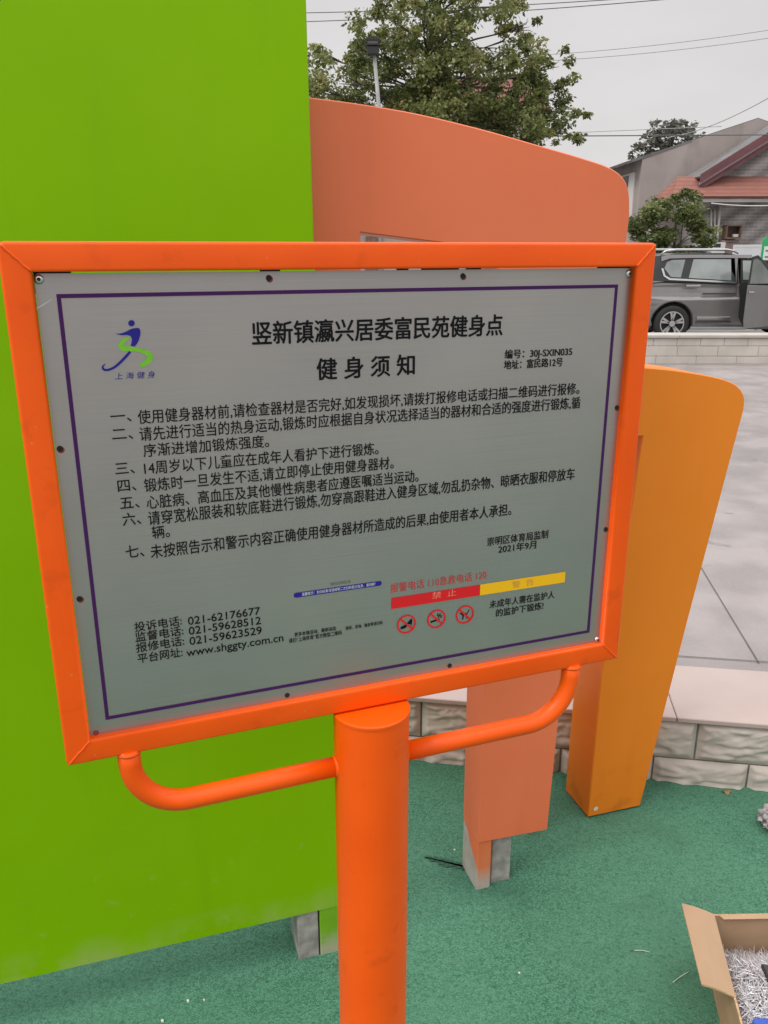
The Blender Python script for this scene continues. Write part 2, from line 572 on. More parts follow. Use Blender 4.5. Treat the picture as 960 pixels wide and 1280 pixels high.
M['meter'] = mat('pale_cabinet', (0.50, 0.49, 0.47), 0.6, (0.56, 0.55, 0.53), 3)
M['bark'] = mat('bark', (0.055, 0.042, 0.032), 0.95, (0.10, 0.08, 0.065), 8, bump=0.6, bscale=30, stretch=(1, 1, .3), dist=0.02)
M['leafbig'] = attr_leaf('camphor_leaf', (0.048, 0.072, 0.018), (0.170, 0.200, 0.055), (0.340, 0.310, 0.125))
M['leafbush'] = attr_leaf('bush_leaf', (0.045, 0.070, 0.018), (0.125, 0.160, 0.045), (0.26, 0.26, 0.10))
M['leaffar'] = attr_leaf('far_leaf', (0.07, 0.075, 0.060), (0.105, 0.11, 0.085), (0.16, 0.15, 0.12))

def striped(name, base, dark, axis, period, bumpd=0.02, amount=1.0, spread=0.5):
    """corrugated / coursed surface: sawtooth bands along one object axis"""
    m = mat(name, base, 0.8, tuple(c * .82 for c in base), 3, 6)
    t = m.node_tree
    b = t.nodes['Principled BSDF']
    tcn = t.nodes.new('ShaderNodeTexCoord')
    s = t.nodes.new('ShaderNodeSeparateXYZ')
    t.links.new(tcn.outputs['Object'], s.inputs[0])
    mm = t.nodes.new('ShaderNodeMath'); mm.operation = 'DIVIDE'
    mm.inputs[1].default_value = period
    t.links.new(s.outputs[axis], mm.inputs[0])
    fr = t.nodes.new('ShaderNodeMath'); fr.operation = 'FRACT'
    t.links.new(mm.outputs[0], fr.inputs[0])
    bp = t.nodes.new('ShaderNodeBump')
    bp.inputs['Distance'].default_value = bumpd
    bp.inputs['Strength'].default_value = 0.8
    t.links.new(fr.outputs[0], bp.inputs['Height'])
    t.links.new(bp.outputs[0], b.inputs['Normal'])
    lk = [l for l in t.links if l.to_node == b and l.to_socket.name == 'Base Color'][0].from_socket
    r = t.nodes.new('ShaderNodeMapRange')
    r.inputs['From Min'].default_value = 0.0
    r.inputs['From Max'].default_value = spread
    r.inputs['To Min'].default_value = amount
    r.inputs['To Max'].default_value = 0
    t.links.new(fr.outputs[0], r.inputs['Value'])
    x = t.nodes.new('ShaderNodeMixRGB')
    t.links.new(r.outputs[0], x.inputs[0])
    t.links.new(lk, x.inputs[1])
    x.inputs[2].default_value = (*dark, 1)
    t.links.new(x.outputs[0], b.inputs['Base Color'])
    return m
M['redtile'] = striped('red_tile', (0.29, 0.118, 0.09), (0.19, 0.07, 0.055), 'Z', 0.105, 0.03, 0.8)
M['redroof'] = striped('far_red_roof', (0.19, 0.055, 0.052), (0.11, 0.035, 0.035), 'Z', 0.2, 0.03, 0.7)

def brickwall():
    m = bpy.data.materials.new('grey_brick')
    m.use_nodes = True
    t = m.node_tree
    b = t.nodes['Principled BSDF']
    tcn = t.nodes.new('ShaderNodeTexCoord')
    mpn = t.nodes.new('ShaderNodeMapping')
    mpn.inputs['Rotation'].default_value = (R(-90), 0, 0)
    t.links.new(tcn.outputs['Object'], mpn.inputs[0])
    br = t.nodes.new('ShaderNodeTexBrick')
    br.inputs['Scale'].default_value = 1.0
    br.inputs['Brick Width'].default_value = 0.26
    br.inputs['Row Height'].default_value = 0.085
    br.inputs['Mortar Size'].default_value = 0.007
    br.inputs['Color1'].default_value = (0.20, 0.183, 0.178, 1)
    br.inputs['Color2'].default_value = (0.27, 0.25, 0.242, 1)
    br.inputs['Mortar'].default_value = (0.33, 0.31, 0.30, 1)
    t.links.new(mpn.outputs[0], br.inputs['Vector'])
    wv = t.nodes.new('ShaderNodeTexWave')        # darker courses laid in steps across the wall
    wv.inputs['Scale'].default_value = 0.7
    wv.inputs['Distortion'].default_value = 1.2
    wv.inputs['Detail'].default_value = 2
    m2 = t.nodes.new('ShaderNodeMapping')
    m2.inputs['Rotation'].default_value = (0, R(-55), 0)
    t.links.new(tcn.outputs['Object'], m2.inputs[0])
    t.links.new(m2.outputs[0], wv.inputs['Vector'])
    xx = t.nodes.new('ShaderNodeMixRGB')
    xx.blend_type = 'MULTIPLY'
    xx.inputs[0].default_value = 1
    rr_ = t.nodes.new('ShaderNodeMapRange')
    rr_.inputs['To Min'].default_value = 0.85
    rr_.inputs['To Max'].default_value = 1.55
    t.links.new(wv.outputs['Fac'], rr_.inputs['Value'])
    t.links.new(br.outputs['Color'], xx.inputs[1])
    t.links.new(rr_.outputs[0], xx.inputs[2])
    t.links.new(xx.outputs[0], b.inputs['Base Color'])
    b.inputs['Roughness'].default_value = 0.9
    return m
M['brick'] = brickwall()

# ------------------------------------------------------------------ the setting
WALL_A = 98.6                       # azimuth of the low wall's face
wa = R(WALL_A)
wall_o = onz(510, 948, 0)
wu = Vector((math.sin(wa), math.cos(wa), 0))
wn = Vector((-math.cos(wa), math.sin(wa), 0))
if wn.y < 0: wn = -wn
HC = 0.272                          # top of the masonry
PZ = 0.285                          # paving level

def wpt(s, n, z):
    p = wall_o + wu * s + wn * n
    return Vector((p.x, p.y, z))

b = MB()
b.face([(-900, -900, -0.03), (900, -900, -0.03), (900, 900, -0.03), (-900, 900, -0.03)])
tag(b.build('ground', M['earth']), kind='structure')

b = MB()
p0, p1 = wpt(-14, 0.06, 0), wpt(14, 0.06, 0)
b.face([(p1.x, -2.7, 0), (p1.x, p1.y, 0), (p0.x, p0.y, 0), (p0.x, -2.7, 0)])
tag(b.build('rubber_surface', M['rubber']), kind='structure')

FWY = 12.85                         # the far low wall
b = MB()
q0, q1 = wpt(-14, 0.405, 0), wpt(14, 0.405, 0)
b.prism([(q0.x, q0.y), (q1.x, q1.y), (60, q1.y), (60, FWY + .1), (-60, FWY + .1), (-60, q0.y)], PZ - 0.02 + 0.03, f=lambda a, c, t: (a, c, -0.03 + t))
pl = tag(b.build('plaza', M['paving']), kind='structure')
# sawn joints between the slabs, thin dark strips lying 3 mm above the paving
b = MB()
def strip(a, c, wd, z):
    a = Vector((a.x, a.y, z)); c = Vector((c.x, c.y, z))
    d = (c - a).normalized()
    s = Vector((-d.y, d.x, 0)) * wd / 2
    b.face([a - s, c - s, c + s, a + s])
j0, j1 = onz(879, 709, PZ), onz(958, 838, PZ)
dj = (j1 - j0).normalized()
for k in range(-6, 7):
    off = Vector((1, 0.0, 0)) * 2.9 * k
    s0 = j0 + off - dj * 11
    s1 = j0 + off + dj * 6
    # clip to the plaza
    ta = (FWY - 0.2 - s0.y) / dj.y
    s0 = s0 + dj * max(0, ta) if dj.y < 0 and s0.y > FWY else s0
    for _ in range(4):
        wy = wall_o.y + (s1.x - wall_o.x) * wu.y / wu.x + 0.42
        if s1.y < wy: s1 = s1 + dj * ((wy - s1.y) / dj.y)
    if s0.y > s1.y: strip(s0, s1, 0.006, PZ - 0.02 + 0.003)
for k, yy in enumerate((3.22, 9.6)):
    strip(Vector((-9 if k else 0.2, yy + (1.4 if k else .17), 0)), Vector((9, yy - 1.15, 0)), 0.006, PZ - 0.02 + 0.0045)
tag(b.build('paving_joints', M['joint']), kind='structure')

b = MB()
b.box((-60, FWY + 0.36, -0.02), (60, 22.0, 0.20))
tag(b.build('road', M['asphalt']), kind='structure')
b = MB()
b.face([(-40, -40, -.002), (40, -40, -.002), (40, -2.7, -.002), (-40, -2.7, -.002)])
tag(b.build('pavement', M['paving']), kind='structure')  # unseen paving, added behind the camera to grey the plate's reflection
b = MB()
b.box((-60, 22.0, -0.02), (60, 70, 0.32))
tag(b.build('pavement', M['asphalt']), kind='structure')

# ------------------------------------------------------------------ low wall of rock-face tiles with coping
wall = empty('low_wall', 'low retaining wall of beige rock-face tiles topped by a wide pinkish coping', 'wall', wall_o)
def rock_wall():
    b = MB()
    b.face([wpt(-14, 0.012, -0.02), wpt(14, 0.012, -0.02), wpt(14, 0.012, HC - .002), wpt(-14, 0.012, HC - .002)], M['grout'])
    rnd = random.Random(3)
    pitch = 0.347
    for row, (z0, z1, sh) in enumerate(((0.103, HC - 0.004, 1.091), (-0.068, 0.098, 0.944))):
        i0 = int((-4.5 - sh) / pitch)
        for i in range(i0, i0 + 32):
            s0 = sh + i * pitch + 0.0035
            s1 = s0 + pitch - 0.007
            NX, NZ = 46, 23
            seed = Vector((rnd.uniform(0, 50), rnd.uniform(0, 50), rnd.uniform(0, 50)))
            tilt = rnd.uniform(-0.004, 0.006)
            g = []
            for jz in range(NZ + 1):
                rowv = []
                for ix in range(NX + 1):
                    fx, fz = ix / NX, jz / NZ
                    s = s0 + (s1 - s0) * fx
                    z = z0 + (z1 - z0) * fz
                    e = min(fx * (s1 - s0), (1 - fx) * (s1 - s0), fz * (z1 - z0), (1 - fz) * (z1 - z0))
                    fall = min(1, e / 0.022)
                    q = Vector((s * 6.5 + z * 4, z * 19 - s * 3, 0)) + seed
                    q = q + Vector((noise.noise(q * .8), noise.noise(q * .8 + Vector((7, 3, 1))), 0)) * 1.3
                    rid = 1 - abs(noise.noise(q)) * 2.4
                    rid2 = 1 - abs(noise.noise(q * 2.6)) * 2
                    dist, cen = noise.voronoi(Vector((s * 9 + z * 5, z * 24 - s * 4, seed.x)) + noise.noise_vector(Vector((s * 16, z * 30, seed.y))) * .35)
                    w1 = max(0.0, min(1.0, .5 + (dist[1] - dist[0]) * 2.2))
                    hs_ = []
                    for c_ in cen[:2]:
                        gr = noise.noise_vector(c_ * 7.7 + seed)
                        hs_.append(gr.z * .9 + gr.x * (s * 9 + z * 5 - c_.x) * 1.1 + gr.y * (z * 24 - s * 4 - c_.y) * 1.1)
                    fac = hs_[0] * w1 + hs_[1] * (1 - w1)
                    d = fall * (0.012 + 0.012 * fac + 0.006 * rid + 0.004 * rid2 + tilt * (fz - .5) * 2)
                    rowv.append(b.bm.verts.new(wpt(s, 0.008 - d, z)))
                g.append(rowv)
            k = b.mi(M['tile'])
            for jz in range(NZ):
                for ix in range(NX):
                    f = b.bm.faces.new((g[jz][ix], g[jz][ix + 1], g[jz + 1][ix + 1], g[jz + 1][ix]))
                    f.material_index = k
                    f.smooth = True
    return b
o = rock_wall().build('rock_face', None, wall, local=wall_o)
b = MB()
for i in range(-12, 12):
    s0 = 1.005 + i * 1.2
    mt = Matrix(((wu.x, wn.x, 0, wall_o.x), (wu.y, wn.y, 0, wall_o.y), (0, 0, 1, 0), (0, 0, 0, 1)))
    b.box((s0 + .0012, -0.022, HC), (s0 + 1.1988, 0.40, HC + 0.02), bev=0.003, mat=mt)
b.build('coping', M['coping'], wall, local=wall_o)

# far low wall between plaza and road
zt = at(860, 418.5, FWY).z
fw = empty('low_wall', 'long low wall of pale blocks in front of the grey car', 'wall', (5, FWY, PZ))
b = MB()
b.face([(-40, FWY + .012, PZ - .05), (40, FWY + .012, PZ - .05), (40, FWY + .012, zt - .05), (-40, FWY + .012, zt - .05)], M['grout'])
b.box((-40, FWY + .02, 0.1), (40, FWY + .34, zt - .052), M['oldwall'])
rnd = random.Random(5)
zc = zt - 0.045
for r_ in range(3):
    h_ = [0.125, 0.155, 0.155][r_]
    z1 = zc - sum([0.125, 0.155, 0.155][:r_])
    wd = 0.62 if r_ else 0.36
    x = -2.0 + (0.3 * r_)
    while x < 14:
        b.box((x + .0018, FWY - .004 - rnd.random() * .006, z1 - h_ + .003), (x + wd - .0018, FWY + .03, z1 - .0018), M['oldwall'], bev=0.006)
        x += wd
b.build('block_face', None, fw, local=fw.location)
b = MB()
for i in range(-10, 20):
    b.box((i * 1.5 + .002, FWY - .035, zt - .045), (i * 1.5 + 1.498, FWY + .36, zt), bev=.006)
b.build('coping', M['oldcap'], fw, local=fw.location)

# ------------------------------------------------------------------ the coloured panels
PA = 73.0
def rz_of(az): return R(90 - az)

def smooth_curve(pts, n=8):
    out = []
    P = [Vector((a, c, 0)) for a, c in pts]
    for i in range(len(P) - 1):
        p0 = P[max(i - 1, 0)]; p1 = P[i]; p2 = P[i + 1]; p3 = P[min(i + 2, len(P) - 1)]
        for k in range(n):
            t = k / n
            q = 0.5 * ((2 * p1) + (-p0 + p2) * t + (2 * p0 - 5 * p1 + 4 * p2 - p3) * t * t + (-p0 + 3 * p1 - 3 * p2 + p3) * t ** 3)
            out.append((q.x, q.y))
    out.append(pts[-1])
    return out

GRP = 'curved coloured panels standing in a row'
# green
og = onz(374, 1201, 0)
gp = empty('decorative_panel', 'tall lime green panel behind the left half of the notice sign', 'panel', og, rz_of(PA), GRP)
top = smooth_curve([(-1.6, 3.02), (-1.1, 3.0), (-0.6, 2.93), (-0.25, 2.82), (-0.02, 2.70), (0.06, 2.62), (0.09, 2.52)], 6)
outl = [(0.110, 0.160), (0.1125, 0.157)][:0] + [(-1.6, 0.152), (0.129, 0.160), (0.112, 1.1), (0.0945, 1.967)] + top[::-1]
b = MB()
b.prism(outl, 0.125, bev=0.0025)
b.build('board', M['green'], gp)
b = MB(); b.box((0.0, 0.004, -0.02), (0.060, 0.115, 0.170), bev=.003)
tag(b.build('leg', M['rawleg'], gp), label='bare grey cement leg')
b = MB(); b.box((0.064, 0.002, -0.02), (0.124, 0.115, 0.168), bev=.003)
tag(b.build('leg', M['leggreen'], gp), label='green painted leg, bare near the ground')
b = MB(); b.box((-1.5, 0.004, -0.02), (-1.44, 0.115, 0.166), bev=.003)
b.build('leg', M['rawleg'], gp)

# salmon: a portal with an opening, right column on legs
os_ = onz(593, 1114, 0)
sp_ = empty('decorative_panel', 'salmon pink panel with a falling curved top and an opening, on short legs', 'panel', os_, rz_of(PA), GRP)
topc = smooth_curve([(-0.80, 2.285), (-0.474, 2.266), (-0.357, 2.258), (-0.224, 2.244), (-0.065, 2.218), (0.104, 2.184), (0.214, 2.161), (0.288, 2.142), (0.330, 2.118), (0.350, 2.083), (0.357, 2.03)], 5)
outl = topc + [(0.354, 1.965), (0.318, 1.45), (0.262, 0.74), (0.246, 0.176), (0.007, 0.182), (0.0, 1.2), (0.0, 1.946), (-0.358, 1.985), (-0.352, 0.178), (-0.62, 0.175)]
b = MB()
b.prism(outl, 0.125, bev=0.0025)
b.build('board', M['salmon'], sp_)
b = MB(); b.box((0.007, 0.003, -0.02), (0.055, 0.122, 0.190), bev=.003)
# side of the leg is bare, the front painted
lg = tag(b.build('leg', M['legsalmon'], sp_), label='salmon painted leg with a half bare grey side')
sidem = mat('half_painted_cement', (0.34, 0.30, 0.26), 0.9, (0.42, 0.38, 0.34), 18, bump=0.4, bscale=80)
_t = sidem.node_tree
_b = _t.nodes['Principled BSDF']
_tc = _t.nodes.new('ShaderNodeTexCoord')
_s = _t.nodes.new('ShaderNodeSeparateXYZ')
_t.links.new(_tc.outputs['Object'], _s.inputs[0])
_n = _t.nodes.new('ShaderNodeTexNoise')
_n.inputs['Scale'].default_value = 28
_t.links.new(_tc.outputs['Object'], _n.inputs['Vector'])
def _math(op, a, c):
    m_ = _t.nodes.new('ShaderNodeMath'); m_.operation = op
    for i_, v_ in enumerate((a, c)):
        if isinstance(v_, (int, float)): m_.inputs[i_].default_value = v_
        else: _t.links.new(v_, m_.inputs[i_])
    return m_.outputs[0]
_e = _math('SUBTRACT', _s.outputs['Z'], _math('MULTIPLY', _s.outputs['Y'], .95))
_e = _math('ADD', _e, _math('MULTIPLY', _n.outputs[0], .05))
_r = _t.nodes.new('ShaderNodeMapRange')
_r.inputs['From Min'].default_value = .098
_r.inputs['From Max'].default_value = .106
_t.links.new(_e, _r.inputs['Value'])
_x = _t.nodes.new('ShaderNodeMixRGB')
_t.links.new([l for l in _t.links if l.to_node == _b and l.to_socket.name == 'Base Color'][0].from_socket, _x.inputs[1])
_x.inputs[2].default_value = (0.66, 0.15, 0.05, 1)
_t.links.new(_r.outputs[0], _x.inputs[0])
_t.links.new(_x.outputs[0], _b.inputs['Base Color'])
lg.data.materials.append(sidem)
for p in lg.data.polygons:
    if p.normal.x < -0.7: p.material_index = 1
b = MB(); b.box((0.064, 0.018, -0.02), (0.131, 0.12, 0.182), bev=.003)
tag(b.build('leg', M['rawleg'], sp_), label='bare grey cement leg')
b = MB(); b.box((-0.48, 0.01, -0.02), (-0.42, 0.12, 0.182), bev=.003)
b.build('leg', M['rawleg'], sp_)

# amber
oy = onz(735, 1023, 0)
ap = empty('decorative_panel', 'amber yellow panel with a rounded top corner, narrowing down to the green floor', 'panel', oy, rz_of(PA), GRP)
topy = smooth_curve([(-0.42, 1.652), (-0.26, 1.637), (-0.10, 1.622), (0.083, 1.604), (0.184, 1.591), (0.304, 1.569), (0.375, 1.549), (0.415, 1.525), (0.437, 1.494), (0.440, 1.455)], 5)
outl = topy + [(0.420, 1.335), (0.322, 0.72), (0.215, 0.006), (0.0, 0.006), (0.003, 0.587), (0.058, 1.149), (0.075, 1.395), (-0.20, 1.395), (-0.185, 0.7), (-0.18, 0.006), (-0.27, 0.006), (-0.285, 0.7), (-0.36, 1.25)]
b = MB()
b.prism(outl, 0.165, bev=0.0025)
b.build('board', M['amber'], ap)
b = MB()
b.disc((0.028, -0.0012, 0.036), 0.0095, M['chip'], 7)
tag(b.build('paint_chip', None, ap), label='small whitish scuff near the bottom corner')

# ------------------------------------------------------------------ the notice sign
SA = 69.526
q0s = Vector((-0.44008, 1.08149, 0))
PT, PB, PW = 1.9198, 1.2507, 0.90      # plate top, bottom, width
FU0, FU1, FZ0, FZ1 = -0.0375, 0.933, 1.2165, 1.9585
RW = 0.0365
NF, NB = -0.013, 0.019                 # front and back of the frame tube
sgn = empty('notice_sign', 'orange framed notice sign on a thick orange post with a grey metal notice plate', 'sign', q0s, rz_of(SA))
PU, PN, PR = 0.4445, -0.006, 0.0640     # post axis and radius

def sp(px, py):
    return onplane(px, py, q0s, SA)

# post, lathe with closed top
b = MB()
b.tube([(PU, PN, -0.05), (PU, PN, 0.4), (PU, PN, 1.208)], PR, n=64, cap=False)
b.build('post', M['orange'], sgn)
b = MB()
N = 48
rings = []
for rr, zz in ((PR - .0005, 1.207), (PR + .0018, 1.2085), (PR + .0018, 1.2125), (PR - .001, 1.2140)):
    rings.append([b.bm.verts.new((PU + rr * math.cos(2 * math.pi * i / N), PN + rr * math.sin(2 * math.pi * i / N), zz)) for i in range(N)])
for i in range(3):
    for j in range(N):
        b.bm.faces.new((rings[i][j], rings[i][(j + 1) % N], rings[i + 1][(j + 1) % N], rings[i + 1][j]))
b.bm.faces.new(rings[-1])
b.build('post_cap', M['orange'], sgn)

# frame: rounded square tube swept round the rectangle, corners slightly rounded
def frame_mesh():
    b = MB()
    prof = []                       # (d from the outer edge, n)
    rr = 0.0045
    for cx, cy, a0 in ((rr, NF + rr, 180), (RW - rr, NF + rr, 270), (RW - rr, NB - rr, 0), (rr, NB - rr, 90)):
        for k in range(5):
            a = R(a0 + 90 * k / 4)
            prof.append((cx + rr * math.cos(a), cy + rr * math.sin(a)))
    path = []
    RC = 0.010
    K = 6
    corners = [(FU0, FZ0, 180), (FU1, FZ0, 270), (FU1, FZ1, 0), (FU0, FZ1, 90)]
    rings = []
    for cu, cz, a0 in corners:
        iu = 1 if cu == FU0 else -1
        iz = 1 if cz == FZ0 else -1
        for k in range(K + 1):
            a = R(a0 + 90 * k / K)
            ring = []
            for d, n in prof:
                r_ = max(RC - d, 0.0)
                c = max(RC, d)
                ring.append(b.bm.verts.new((cu + iu * c + r_ * math.cos(a), n, cz + iz * c + r_ * math.sin(a))))
            rings.append(ring)
    m = len(rings)
    n_ = len(prof)
    for i in range(m):
        A, B = rings[i], rings[(i + 1) % m]
        for j in range(n_):
            try:
                f = b.bm.faces.new((A[j], B[j], B[(j + 1) % n_], A[(j + 1) % n_]))
                f.smooth = True
            except ValueError:
                pass
    bmesh.ops.remove_doubles(b.bm, verts=b.bm.verts, dist=1e-6)
    bmesh.ops.recalc_face_normals(b.bm, faces=b.bm.faces)
    return b
fo = frame_mesh().build('frame', M['orange'], sgn)
# weld beads along the mitres
rnd = random.Random(11)
for cu, cz, su, sz in ((FU0, FZ0, 1, 1), (FU1, FZ0, -1, 1), (FU1, FZ1, -1, -1), (FU0, FZ1, 1, -1)):
    b = MB()
    pts, rs = [], []
    for k in range(13):
        t = k / 12
        d = 0.0035 + (RW - 0.004) * t
        j = rnd.uniform(-.0004, .0004)
        pts.append((cu + su * (d + j), NF + 0.0003, cz + sz * (d - j)))
        rs.append(0.0017 + rnd.uniform(-.0003, .0004))
    b.tube(pts, rs, n=8)
    b.tube([(cu + su * .0032, NF + .004, cz + sz * .0032), (cu + su * .0030, 0, cz + sz * .0030), (cu + su * .0032, NB - .004, cz + sz * .0032)], [.0022, .0026, .002], n=8)
    b.build('weld_seam', M['orange'], fo)
# mounting tabs behind the plate
for u, ww, zz in ((0.022, .045, 1), (0.303, .028, 1), (0.50, .018, 1), (0.56, .060, 1), (0.615, .024, 1), (0.865, .06, 1), (0.25, .03, 0), (0.65, .03, 0)):
    b = MB()
    if zz: b.box((u - ww / 2, 0.0022, 1.895), (u + ww / 2, 0.0055, FZ1 - RW + .002))
    else: b.box((u - ww / 2, 0.0022, FZ0 + RW - .002), (u + ww / 2, 0.0055, 1.275))
    b.build('mounting_tab', M['dark'], fo)

# curved arms under the frame
def arm(uo, ui, name='support_arm'):
    z1, z0, rb = FZ0 + 0.004, 1.108, 0.086
    s = 1 if ui > uo else -1
    pts = [(uo, PN + .006, z1), (uo, PN + .006, z0 + rb)]
    for k in range(1, 15):
        a = R(90 * k / 15)
        pts.append((uo + s * rb * (1 - math.cos(a)), PN + .006, z0 + rb - rb * math.sin(a)))
    pts += [(uo + s * rb, PN + .006, z0), (uo + s * (rb + .1), PN + .006, z0), (ui, PN + .006, z0)]
    b = MB()
    b.tube(pts, 0.0172, n=24)
    # weld collars
    b.tube([(uo, PN + .006, FZ0 - .004), (uo, PN + .006, FZ0 - .0015), (uo, PN + .006, FZ0 + .001)], [.0174, .0192, .0188], n=24)
    ww = ui - s * 0.021
    b.tube([(ww - s * .006, PN + .006, z0), (ww - s * .002, PN + .006, z0), (ww + s * .003, PN + .006, z0)], [.0173, .0192, .0212], n=24)
    return b.build(name, M['orange'], sgn)
arm(0.0515, PU - 0.04)
arm(0.8385, PU + 0.04)

# plate
b = MB()
def rrect(u0, z0, u1, z1, r, n=5):
    o = []
    for cu, cz, a0 in ((u0 + r, z0 + r, 180), (u1 - r, z0 + r, 270), (u1 - r, z1 - r, 0), (u0 + r, z1 - r, 90)):
        for k in range(n + 1):
            a = R(a0 + 90 * k / n)
            o.append((cu + r * math.cos(a), cz + r * math.sin(a)))
    return o
b.prism(rrect(0.0, PB, PW, PT, 0.006), 0.0015)
plate = b.build('plate', M['plate'], sgn)

FN = -0.0006
def flat(shapes, name, parent=plate, n=FN):
    b = MB()
    for poly, m in shapes:
        b.face([(u, n, z) for u, z in poly][::1], m)
    bmesh.ops.recalc_face_normals(b.bm, faces=b.bm.faces)
    return b.build(name, None, parent)

# border
bo = [sp(68, 367), sp(772, 356), sp(737, 790), sp(134, 900)]
u0 = (bo[0][0] + bo[3][0]) / 2; u1 = (bo[1][0] + bo[2][0]) / 2
z1 = (bo[0][1] + bo[1][1]) / 2; z0 = (bo[2][1] + bo[3][1]) / 2
t = 0.0052
flat([([(u0, z1), (u1, z1), (u1, z1 - t), (u0, z1 - t)], M['purple']), ([(u0, z0), (u1, z0), (u1, z0 + t), (u0, z0 + t)], M['purple']),
      ([(u0, z0 + t), (u0 + t, z0 + t), (u0 + t, z1 - t), (u0, z1 - t)], M['purple']),
      ([(u1 - t, z0 + t), (u1, z0 + t), (u1, z1 - t), (u1 - t, z1 - t)], M['purple'])], 'border')

# lettering
dg = bpy.context.evaluated_depsgraph_get
def text_mesh(body, bold=0.0):
    cu = bpy.data.curves.new('lettering', 'FONT')
    cu.body = body
    cu.size = 1
    cu.offset = bold
    cu.resolution_u = 4
    ob = bpy.data.objects.new('lettering', cu)
    COL.objects.link(ob)
    bpy.context.view_layer.update()
    me = bpy.data.meshes.new_from_object(ob.evaluated_get(dg()))
    bpy.data.objects.remove(ob)
    return me

def bounds(me):
    xs = [v.co.x for v in me.vertices]; ys = [v.co.y for v in me.vertices]
    return min(xs), max(xs), min(ys), max(ys)

REF = {}
def ref(kind):
    if kind not in REF:
        q = bounds(text_mesh('国' if kind == 'cjk' else '0'))
        REF[kind] = (q[3] - q[2], (q[3] + q[2]) / 2)
    return REF[kind]

def lettering(body, p0, p1, hpx, m, bold=0.0, kind='cjk', parent=plate, skew=0.0):
    """set a line of lettering whose ink runs from pixel p0 (left, mid height) to p1, hpx = height of a full glyph there.
    bold thickens the strokes by that share of the em: the glyphs are laid down several times, slightly shifted"""
    ua, za = sp(*p0); ub, zb = sp(*p1)
    pm = ((p0[0] + p1[0]) / 2, (p0[1] + p1[1]) / 2)
    zh = sp(pm[0], pm[1] - hpx / 2)[1] - sp(pm[0], pm[1] + hpx / 2)[1]
    zm = (za + zb) / 2
    me = text_mesh(body)
    x0, x1, y0, y1 = bounds(me)
    rh, rc = ref(kind)
    sx = (ub - ua) / (x1 - x0)
    sy = zh / rh
    src = bmesh.new(); src.from_mesh(me)
    b = MB()
    sh_ = [(0, 0)] if not bold else [(-bold, 0), (bold, 0), (0, -bold * .8), (0, bold * .8), (-bold * .6, bold * .5), (bold * .6, -bold * .5)]
    for k, (dx, dy) in enumerate(sh_):
        mp_ = {}
        for v in src.verts:
            x, y = v.co.x + dx, v.co.y + dy
            mp_[v] = b.bm.verts.new((ua + (x - x0) * sx + (y - rc) * sy * skew, FN - .0002 - .00004 * k, zm + (y - rc) * sy))
        for f in src.faces:
            b.bm.faces.new([mp_[v] for v in f.verts])
    src.free()
    return b.build('lettering', m, parent)

K = M['ink']
lettering('竖新镇瀛兴居委富民苑健身点', (315, 416), (628, 408), 26, K, 0.020)
lettering('健 身 须 知', (396, 461), (518, 457.5), 25, K, 0.020)
lettering('编号：30J-SXIN035', (631, 443), (715, 439.5), 10.5, K, 0.016)
lettering('地址：富民路12号', (630, 456), (703, 453), 10.5, K, 0.016)
B0 = 0.007
H_ = 15.2
for lab, lp, body, a, c in (
    ('一、', (138, 168, 521), '使用健身器材前,请检查器材是否完好,如发现损坏,请拨打报修电话或扫描二维码进行报修。', (172, 519), (724, 488)),
    ('二、', (140, 170, 543), '请先进行适当的热身运动,锻炼时应根据自身状况选择适当的器材和合适的强度进行锻炼,循', (174, 540), (725, 506)),
    (None, None, '序渐进增加锻炼强度。', (179, 562.5), (336, 552.5)),
    ('三、', (144, 172, 586), '14周岁以下儿童应在成年人看护下进行锻炼。', (180, 583), (473, 563)),
    ('四、', (147, 174, 607.5), '锻炼时一旦发生不适,请立即停止使用健身器材。', (180, 605.5), (492, 580)),
    ('五、', (150, 178, 629), '心脏病、高血压及其他慢性病患者应遵医嘱适当运动。', (183, 625), (523, 598)),
    ('六、', (153, 180, 649.5), '请穿宽松服装和软底鞋进行锻炼,勿穿高跟鞋进入健身区域,勿乱扔杂物、晾晒衣服和停放车', (185, 646.5), (718, 594)),
    (None, None, '辆。', (190, 666), (212, 664)),
    ('七、', (157, 184, 690), '未按照告示和警示内容正确使用健身器材所造成的后果,由使用者本人承担。', (188, 688), (639, 638.5))):
    lettering(body, a, c, H_, K, B0)
    if lab:
        lettering(lab, (lp[0], lp[2]), (lp[1] - 4, lp[2] - 1.5), H_, K, B0)
lettering('崇明区体育局监制', (609, 676.5), (685, 668.5), 10, K, B0)
lettering('2021年9月', (623, 686), (670, 681.5), 9.6, K, B0)
for lab, num, a, c, na, nc in (('投诉电话:', '021-62176677', (168, 784), (227, 776), (235, 776.5), (325, 763)),
                               ('监督电话:', '021-59628512', (169, 797), (229, 788), (236, 788.5), (326, 775.5)),
                               ('报修电话:', '021-59623529', (170, 810), (230, 801), (237, 801), (327, 788)),
                               ('平台网址:', 'www.shggty.com.cn', (172, 823), (228, 815.5), (233, 815.5), (354, 797))):
    lettering(lab, a, c, 11.4, K, B0)
    lettering(num, na, nc, 9.6, K, B0, 'lat')
lettering('报警电话 110急救电话 120', (488, 735), (608, 719), 10.5, M['redthin'], 0)
lettering('未成年人需在监护人', (612, 754.5), (693, 744.5), 9, K, B0)
lettering('的监护下锻炼!', (620, 766), (679, 757.5), 9, K, B0)
lettering('更多本镇活动、最新动态', (368, 793), (420, 785.5), 4.8, K, B0)
lettering('请扫“上海体育”官方微信二维码', (361, 801), (427, 790.5), 5.2, K, B0)
lettering('报修、咨询、健身等请扫码', (432, 785.5), (478, 778), 4.2, K, B0)
